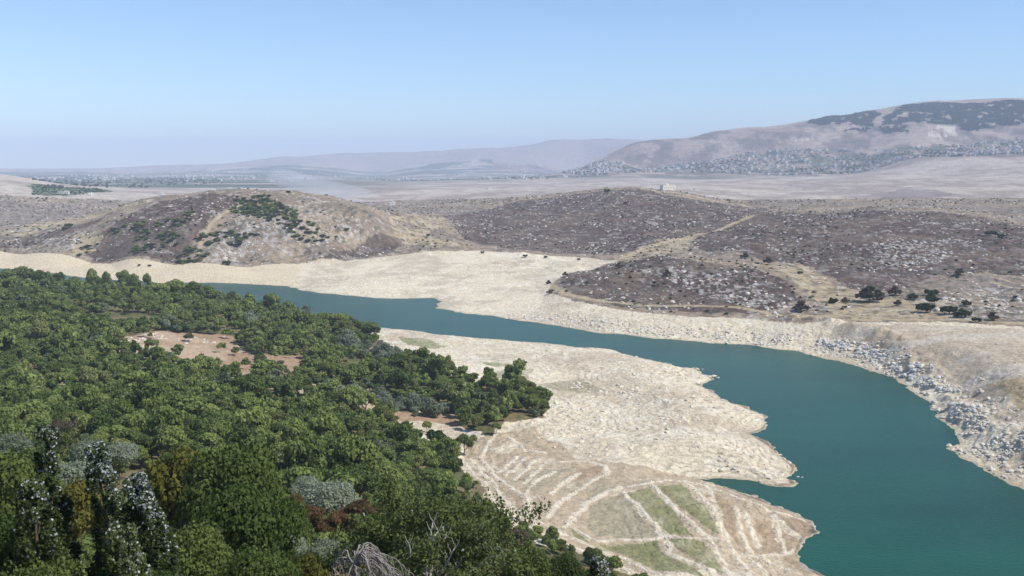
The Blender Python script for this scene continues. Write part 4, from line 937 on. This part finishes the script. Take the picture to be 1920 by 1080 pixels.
# taller trees along the skyline of the wood
for u, v, D, wp, hh, lab in [(12, 503, 900, 44, 0, 'dark crown at the far left end of the wood skyline'), (42, 498, 905, 50, 0, 'highest dark crown on the left skyline of the wood'), (74, 505, 900, 40, 0, 'dark crown on the skyline just left of the glimpse of water'),
    (171, 502, 870, 24, 0, 'round lone crown rising against the pale shore at the left'), (198, 508, 865, 20, 0, 'small pointed crown right of the round lone crown on the skyline'), (232, 505, 865, 28, 0, 'taller twin crown against the pale shore at the left'), (250, 512, 862, 22, 0, 'smaller crown leaning on the taller twin crown'), (275, 511, 860, 18, 0, 'slim crown standing alone against the pale shore'),
    (330, 522, 830, 44, 0, 'broad dark crown where the lake first shows behind the wood'), (362, 527, 820, 40, 0, 'second broad dark crown on the lakeside skyline of the wood'), (395, 541, 800, 36, 0, 'third dark crown going down the lakeside skyline'), (300, 530, 800, 40, 0, 'low dark crown left of the broad skyline crowns'),
    (520, 568, 740, 34, 0, 'dark crown above the blue water at the middle of the skyline'), (605, 585, 700, 34, 0, 'rounded crown left of the last trees by the water'), (636, 586, 690, 40, 0, 'large rounded crown among the last trees by the water'), (665, 598, 680, 36, 0, 'crown right of the large rounded one by the water'), (695, 603, 672, 34, 0, 'last crown at the tip of the wood beside the pale shore')]:
    x, y, zt = at_top(u, v, D); h = zt - float(gz(x, y)); w_ = wp * D / F
    tree('oak_tree', x, y, max(h, 4), w_, oak_mid[int(u) % 2], trunks[0], lab, 'tree')
# remaining scrub as stuff
hx, hy = jitter(-1100, 1500, 700, 2300, 13, 9)
hr = np.hypot(hx, hy); zo = gs(zone, hx, hy)
dens = fbm(hx / 60, hy / 60, 3, 160.)
k = (zo == 2) & (g7.random(len(hx)) < sstep(0.42, 0.66, dens) * 0.75)
hx, hy = hx[k], hy[k]; hz = gz(hx, hy); n = len(hx) + len(gr_)
hx = np.r_[hx, gsb[gr_, 0]]; hy = np.r_[hy, gsb[gr_, 1]]; hz = gz(hx, hy)
ws = np.r_[g7.uniform(1.2, 4.0, n - len(gr_)), g7.uniform(5, 9, len(gr_))]
idx = np.r_[g7.choice([0, 1, 2, 3, 4, 3], n - len(gr_)), np.where(g7.random(len(gr_)) < .6, 5, 0)]
rot = np.zeros((n, 3)); rot[:, 2] = g7.uniform(0, 6.28, n)
scatter_gn('scrub', np.stack([hx, hy, hz - 0.1], 1), rot, np.stack([ws, ws, ws * 0.65], 1), idx, bush_d + bush_b + [bush_g], 'low dark scrub dotted over the dry hills across the lake', 'scrub')
print('scrub', n)
# ------------------------------------------------------------------ stones
RP = []   # x, y, size, grey?
def add_rocks(x, y, s, gr): RP.extend(zip(x, y, s, gr))
g9 = np.random.default_rng(9)
ridge = [hit(*p, 300) for p in [(1410, 640), (1480, 636), (1540, 645), (1600, 658), (1650, 672), (1700, 700), (1735, 725), (1765, 770), (1800, 800), (1860, 835), (1920, 862), (2000, 900), (2150, 950)]]
ridge = np.array(ridge); seglen = np.r_[0, np.cumsum(np.hypot(*np.diff(ridge, axis=0).T))]
def along(n, w0, w1, s0, s1, off, gp, t0=0, t1=1):
    t = g9.uniform(t0, t1, n) * seglen[-1]; x = np.interp(t, seglen, ridge[:, 0]); y = np.interp(t, seglen, ridge[:, 1])
    wd = np.interp(t, [0, seglen[-1]], [w0, w1]); x = x + g9.normal(0, 1, n) * wd + off; y = y + g9.normal(0, 1, n) * wd + off
    s = s0 * (s1 / s0) ** (g9.random(n) ** 2.2)
    add_rocks(x, y, s, g9.random(n) < gp)
along(1200, 2.0, 4, 1.4, 4.6, 1, 0.6, 0.08, 0.66)
along(2000, 4, 9, 0.7, 3.0, 0, 0.25)
along(2600, 5, 13, 0.6, 3.2, 4, 0.2, 0.5, 1)
# stony shores: everywhere on the lake bed by zone density
bx, by = jitter(-100, 420, 270, 760, 2.3, 10)
dens = fbm(bx / 22, by / 22, 3, 170.); so = gs(sdf, bx, by)
stony = WP([(930, 790), (1100, 700), (1150, 665), (1320, 700), (1437, 790), (1490, 890), (1470, 912), (1300, 897), (1200, 890), (1050, 840), (900, 835)], 200)
inn = inpoly(bx, by, stony) | ((so < 14) & (so > 0) & (by > 420) & (bx > 60))
cvr = inpoly(bx, by, COVE)
k = (so > -1.5) & (gs(zone, bx, by) == 1) & (g9.random(len(bx)) < np.where(inn, 0.25 + sstep(0.40, 0.55, dens) * 0.7, 0.015) * np.where(cvr, 0.2, 1))
bx, by = bx[k], by[k]; add_rocks(bx, by, 0.55 * (3.0 / 0.55) ** (g9.random(len(bx)) ** 2.6), np.zeros(len(bx), bool))
# far bank fringe
n = 60000; t = g9.uniform(0, 1, n); fb = np.array([on_water(*p) for p in FAR_BANK]); sl = np.r_[0, np.cumsum(np.hypot(*np.diff(fb, axis=0).T))]
t0 = np.interp(1000, [p[0] for p in FAR_BANK], sl); t0 = sl[[i for i, p in enumerate(FAR_BANK) if p[0] >= 935][0]]; t1 = sl[[i for i, p in enumerate(FAR_BANK) if p[0] >= 2120][0]]
tt = t0 + (t1 - t0) * g9.random(5200); x = np.interp(tt, sl, fb[:, 0]); y = np.interp(tt, sl, fb[:, 1]); of = g9.uniform(0, 1, len(tt)) ** 1.4 * 26
add_rocks(x + of * 0.75 + g9.normal(0, 1.5, len(tt)), y + of * 0.65 + g9.normal(0, 1.5, len(tt)), 0.8 * (3.2 / 0.8) ** (g9.random(len(tt)) ** 2.4), g9.random(len(tt)) < 0.2)
# stones at the water's edge named in the photo
for p in WALLS:
    p = np.array(p); L_ = np.r_[0, np.cumsum(np.hypot(*np.diff(p, axis=0).T))]; n_ = int(L_[-1] * 1.6); t_ = g9.uniform(0, L_[-1], n_)
    add_rocks(np.interp(t_, L_, p[:, 0]) + g9.normal(0, .7, n_), np.interp(t_, L_, p[:, 1]) + g9.normal(0, .7, n_), g9.uniform(0.35, 1.1, n_), np.zeros(n_, bool))
NAMED0 = len(RP)
for u, v, s in [(1300, 690, 2.2), (1308, 693, 2.6), (1318, 692, 1.8), (1330, 707, 2.8), (1338, 705, 3.0), (1346, 708, 2.4), (1322, 709, 2.0), (1462, 853, 1.6), (1470, 862, 1.8), (1480, 868, 2.0), (1478, 878, 1.6), (1490, 894, 1.2), (1497, 894, 1.8), (1504, 895, 1.2), (1780, 836, 2.4), (1786, 843, 2.0)]:
    x, y = on_water(u, v); RP.append((x, y, s * 1.2, False))
NAMED1 = len(RP)
# clearing stones in the wood
cs = px_scatter([[(195, 636), (300, 625), (320, 640), (280, 655), (210, 648)], [(640, 712), (720, 735), (800, 770), (780, 780), (660, 740)], [(330, 635), (430, 632), (430, 640), (340, 646)]], 260, 12, 150, 900)
add_rocks(cs[:, 0], cs[:, 1], g9.uniform(0.8, 2.4, len(cs)), g9.random(len(cs)) < .4)
# hill stones
hx, hy = jitter(-1100, 1500, 680, 2250, 6.5, 13)
zo = gs(zone, hx, hy); wr = pm(WHITEROCK, hx, hy); bmk = pm(BURN, hx, hy)
dens = fbm(hx / 26, hy / 40, 3, 180.)
k = (zo == 2) & (g9.random(len(hx)) < np.where(wr, 0.7, np.where(bmk, 0.42, 0.22)) * sstep(0.40, 0.56, dens))
hx, hy = hx[k], hy[k]; wr = wr[k]
add_rocks(hx, hy, 1.3 * (4.6 / 1.3) ** (g9.random(len(hx)) ** 1.8) * np.where(wr, 1.15, 1), g9.random(len(hx)) < 0.6)
RPa = np.array([(a, b, c, float(d)) for a, b, c, d in RP]); _s = gs(sdf, RPa[:, 0], RPa[:, 1]); _n = fbm(RPa[:, 0] / 9, RPa[:, 1] / 9, 2, 175.)
RPa = RPa[(_s > 0.5 + 5 * (_n > 0.5)) & ((_n > 0.40) | (np.hypot(RPa[:, 0], RPa[:, 1]) > 700)) | ((_s > -14) & (np.arange(len(RPa)) >= NAMED0) & (np.arange(len(RPa)) < NAMED1))]
rx, ry, rs, rg_ = RPa.T; rz = np.maximum(gz(rx, ry), -0.3)
vis, uu, vv = in_view(rx, ry, rz, 0); sp = np.where(vis, rs / np.hypot(rx, ry), 0); od = np.argsort(-sp); ind = od[:290]; rest = od[290:]
print('rocks', len(rx))
for i in ind:
    u, v = uu[i], vv[i]
    reg = ('rocky ridge on the right bank' if u > 1400 and rx[i] > 150 and v < 960 and rg_[i] else 'stony right bank of the lake' if u > 1520 else 'pale rocky spit on the near shore' if u > 880 else 'clearing in the wooded slope')
    me = (rocks_g if rg_[i] else rocks_p)[i % 5]
    o = link('boulder', me, None, (rx[i], ry[i], rz[i] + rs[i] * 0.0), random.uniform(0, 6.28), (rs[i] * random.uniform(.9, 1.4), rs[i] * random.uniform(.8, 1.1), rs[i] * random.uniform(.6, .95)))
    tag(o, ('grey-white' if rg_[i] else 'cream') + ' limestone boulder on the ' + reg, 'boulder', ('grey' if rg_[i] else 'cream') + ' boulders on the ' + reg)
n = len(rest); rot = g9.uniform(-.3, .3, (n, 3)); rot[:, 2] = g9.uniform(0, 6.28, n)
sc3 = np.stack([rs[rest] * g9.uniform(.9, 1.5, n), rs[rest] * g9.uniform(.7, 1.1, n), rs[rest] * g9.uniform(.45, .8, n)], 1)
scatter_gn('stones', np.stack([rx[rest], ry[rest], rz[rest] + rs[rest] * 0.02], 1), rot, sc3, g9.integers(0, 5, n) + (rg_[rest] > .5) * 5, rocks_p + rocks_g, 'pale limestone stones strewn over the shores and dry hills', 'stones')

# ------------------------------------------------------------------ houses
def hill_building(name, u, v, W, Dp, Hh, fl, rz, label, red=False, rmin=1200):
    x, y = hit(u, v, rmin); me = house_mesh(name, W, Dp, Hh, fl, M_wall, red, int(u))
    e = link(name, me, None, (x, y, float(gz(x, y))), rz); tag(e, label, 'building'); return e
def special_house():
    x, y = hit(1252, 356, 1500, 2100); e = bpy.data.objects.new('farm_building', None); COL.objects.link(e); e.location = (x, y, float(gz(x, y))); e.rotation_euler = (0, 0, R(28))
    tag(e, 'long low white building on the crest of the central hill', 'building')
    def bx(nm, m_, bs):
        bm = bmesh.new()
        for x0, x1, y0, y1, z0, z1 in bs:
            r_ = bmesh.ops.create_cube(bm, size=1, matrix=Matrix.Translation(((x0 + x1) / 2, (y0 + y1) / 2, (z0 + z1) / 2)) @ Matrix.Diagonal((x1 - x0, y1 - y0, z1 - z0, 1)))
        me = bpy.data.meshes.new(nm); bm.to_mesh(me); bm.free(); me.materials.append(m_); return link(nm, me, e)
    M_cream = plain_mat('cream_render', (0.80, 0.74, 0.60), (0.86, 0.81, 0.70), 0.3)
    bx('wall', M_cream, [(-15, 15, -5, 5, -3, 9)]); bx('roof', M_cream, [(-15.4, 15.4, -5.4, 5.4, 9.01, 9.5), (-4, 0, -2, 2, 9.51, 11.5)])
    for k in range(6): bx('window', M_win, [(-11.5 + k * 4.2, -10 + k * 4.2, -5.08, -5.01, 2.6, 4.4)])
    bx('door', M_win, [(11.2, 12.3, -5.08, -5.01, 0, 2.3)])
special_house()
for a in [('house', 303, 368, 13, 10, 8, 2, .2, 'cream house behind the left end of the rounded hill'), ('house', 170, 368, 12, 10, 6, 2, .5, 'small pale house beside the green orchard at the left'), ('house', 120, 364, 22, 10, 5, 1, .1, 'long white farm shed between two green orchards'),
          ('warehouse', 425, 357, 60, 18, 7, 1, 0, 'left of two long white warehouses on the plain'), ('warehouse', 447, 358, 45, 18, 8, 1, .1, 'right of two long white warehouses on the plain'), ('house', 735, 385, 16, 10, 5, 1, .3, 'low white farmhouse beyond the yellow gully'), ('house', 918, 356, 18, 12, 6, 1, .2, 'lone pale house on the plain beyond the central hill'),
          ('house', 1305, 357, 12, 9, 4, 1, .2, 'small white shed right of the long white building')]:
    hill_building(*a, rmin=1650)
g4 = np.random.default_rng(44); V_ = np.array(VILLAGE)
vx = g4.uniform(V_[:, 0].min(), V_[:, 0].max(), 20000); vy = g4.uniform(V_[:, 1].min(), V_[:, 1].max(), 20000); k = inpoly(vx, vy, VILLAGE) & (fbm(vx / 90, vy / 120, 3, 190.) > 0.44)
vx, vy = vx[k][:850], vy[k][:850]
# plain towns
tx, ty = g4.uniform(-3500, 2200, 5000), g4.uniform(4700, 9500, 5000); k = (fbm(tx / 400, ty / 300, 3, 200.) > 0.56) & (gs(zone, tx, ty) == 3)
tx, ty = tx[k][:420], ty[k][:420]
ax_ = np.r_[vx, tx]; ay_ = np.r_[vy, ty]; az_ = gz(ax_, ay_); vis, uu, vv = in_view(ax_, ay_, az_, 0)
sp = np.where(vis, 1 / np.hypot(ax_, ay_), 0); od = np.argsort(-sp); ind = od[:285]; rest = od[285:]
print('houses', len(ax_), len(vx))
for i in ind:
    k = i % 5; u = uu[i]
    lab = ('pale flat-roofed house', 'pale three-storey house', 'white house with a red hipped roof', 'long sandy house', 'tall pale apartment house')[k]
    wh = 'left end of the mountain village' if u < 1300 else 'middle of the mountain village' if u < 1600 else 'right end of the mountain village'
    sf = random.uniform(0.75, 1.15)
    o = link('house', house_ms[k], None, (ax_[i], ay_[i], az_[i]), random.uniform(-.7, .7), (sf, sf, sf)); tag(o, lab + ' in the ' + wh, 'house', lab + 's, ' + wh)
n = len(rest); rot = np.zeros((n, 3)); rot[:, 2] = g4.uniform(-.8, .8, n); s_ = g4.uniform(0.8, 1.4, n)
scatter_gn('distant_houses', np.stack([ax_[rest], ay_[rest], az_[rest]], 1), rot, np.stack([s_, s_, s_ * .8], 1), g4.integers(0, 5, n), house_ms, 'tiny pale houses of hazy towns across the far plain', 'houses')
# far woods on the mountain and round the village
mx_, my_ = jitter(1200, 4600, 4800, 6800, 13, 15)
wq = pm(MTNWOOD, mx_ + (fbm(mx_ / 60, my_ / 60, 3, 95.) - .5) * 90, my_ + (fbm(mx_ / 60, my_ / 60, 3, 97.) - .5) * 120) & (fbm(mx_ / 40, my_ / 55, 3, 99.) < 0.62)
mx_, my_ = mx_[wq], my_[wq]
qx = g4.uniform(V_[:, 0].min(), V_[:, 0].max(), 14000); qy = g4.uniform(V_[:, 1].min(), V_[:, 1].max(), 14000); k = inpoly(qx, qy, VILLAGE) & (fbm(qx / 70, qy / 90, 3, 210.) > 0.45)
orch = px_scatter([[(60, 352), (180, 353), (210, 360), (130, 368), (60, 366)], [(50, 348), (120, 348), (110, 355), (60, 354)], [(65, 372), (105, 371), (90, 378), (68, 378)]], 500, 31, 1600, 5000)
pt = px_scatter([[(650, 330), (1050, 330), (1050, 336), (650, 336)], [(40, 330), (420, 336), (420, 345), (60, 340)]], 900, 32, 2800, 9000)
vx2 = np.r_[qx[k][:1700], orch[:, 0], pt[:, 0]]; vy2 = np.r_[qy[k][:1700], orch[:, 1], pt[:, 1]]
ox = np.r_[mx_, vx2]; oy = np.r_[my_, vy2]; n = len(ox); print('far trees', n)
rot = np.zeros((n, 3)); rot[:, 2] = g4.uniform(0, 6.28, n); s_ = g4.uniform(9, 17, n); s_[len(mx_):] *= 0.7; s_[len(mx_) + min(1700, int(k.sum())):][:len(orch)] *= 0.45
bush_far = [crown_mesh('far_crown', 160 + k, 7, 110, 0.26, M_dark, 'bush') for k in range(2)]
scatter_gn('mountain_woods', np.stack([ox, oy, gz(ox, oy) - .5], 1), rot, np.stack([s_, s_, s_ * .8], 1), g4.integers(0, 2, n), bush_far, 'dark pine woods on the right-hand mountain and round its village', 'woods')

# ------------------------------------------------------------------ smoke and haze
def vol_mat(name, colr, dens, aniso=0.0):
    m = bpy.data.materials.new(name); m.use_nodes = True; N = m.node_tree.nodes; N.remove(N['Principled BSDF'])
    v = N.new('ShaderNodeVolumePrincipled'); v.inputs['Color'].default_value = colr + (1,); v.inputs['Density'].default_value = dens; v.inputs['Anisotropy'].default_value = aniso
    m.node_tree.links.new(v.outputs[0], N['Material Output'].inputs['Volume']); return m
def smoke(u, v, D, rx_, ry_, rz_, tilt, dens, label):
    x, y, z = at_top(u, v, D); bm = bmesh.new(); bmesh.ops.create_icosphere(bm, subdivisions=3, radius=1)
    for q in bm.verts:
        n_ = 1 + 0.25 * math.sin(q.co.x * 5 + u) * math.cos(q.co.z * 4 + q.co.y * 3); q.co = Vector((q.co.x * rx_ * n_, q.co.y * ry_, q.co.z * rz_ * n_))
    me = bpy.data.meshes.new('smoke'); bm.to_mesh(me); bm.free(); me.materials.append(vol_mat('smoke', (0.86, 0.90, 0.97), dens))
    o = link('smoke', me, None, (x, y, z)); o.rotation_euler = (0, tilt, 0); tag(o, label, 'smoke', kind='stuff')
smoke(605, 352, 2600, 150, 80, 26, R(14), 0.0045, 'thin blue-white smoke drifting off the plain behind the rounded hill')
smoke(655, 377, 2300, 45, 40, 10, R(12), 0.009, 'small low puff of smoke right of the rounded hill crest')
bm = bmesh.new(); bmesh.ops.create_cube(bm, size=1)
me = bpy.data.meshes.new('haze'); bm.to_mesh(me); bm.free(); me.materials.append(vol_mat('haze', (0.70, 0.81, 1.0), 0.000095, -0.3))
o = link('haze', me, None, (0, 0, 345), 0, (48000, 48000, 720)); tag(o, 'pale blue haze over the valley, fading the plain and mountains', 'haze', kind='stuff')
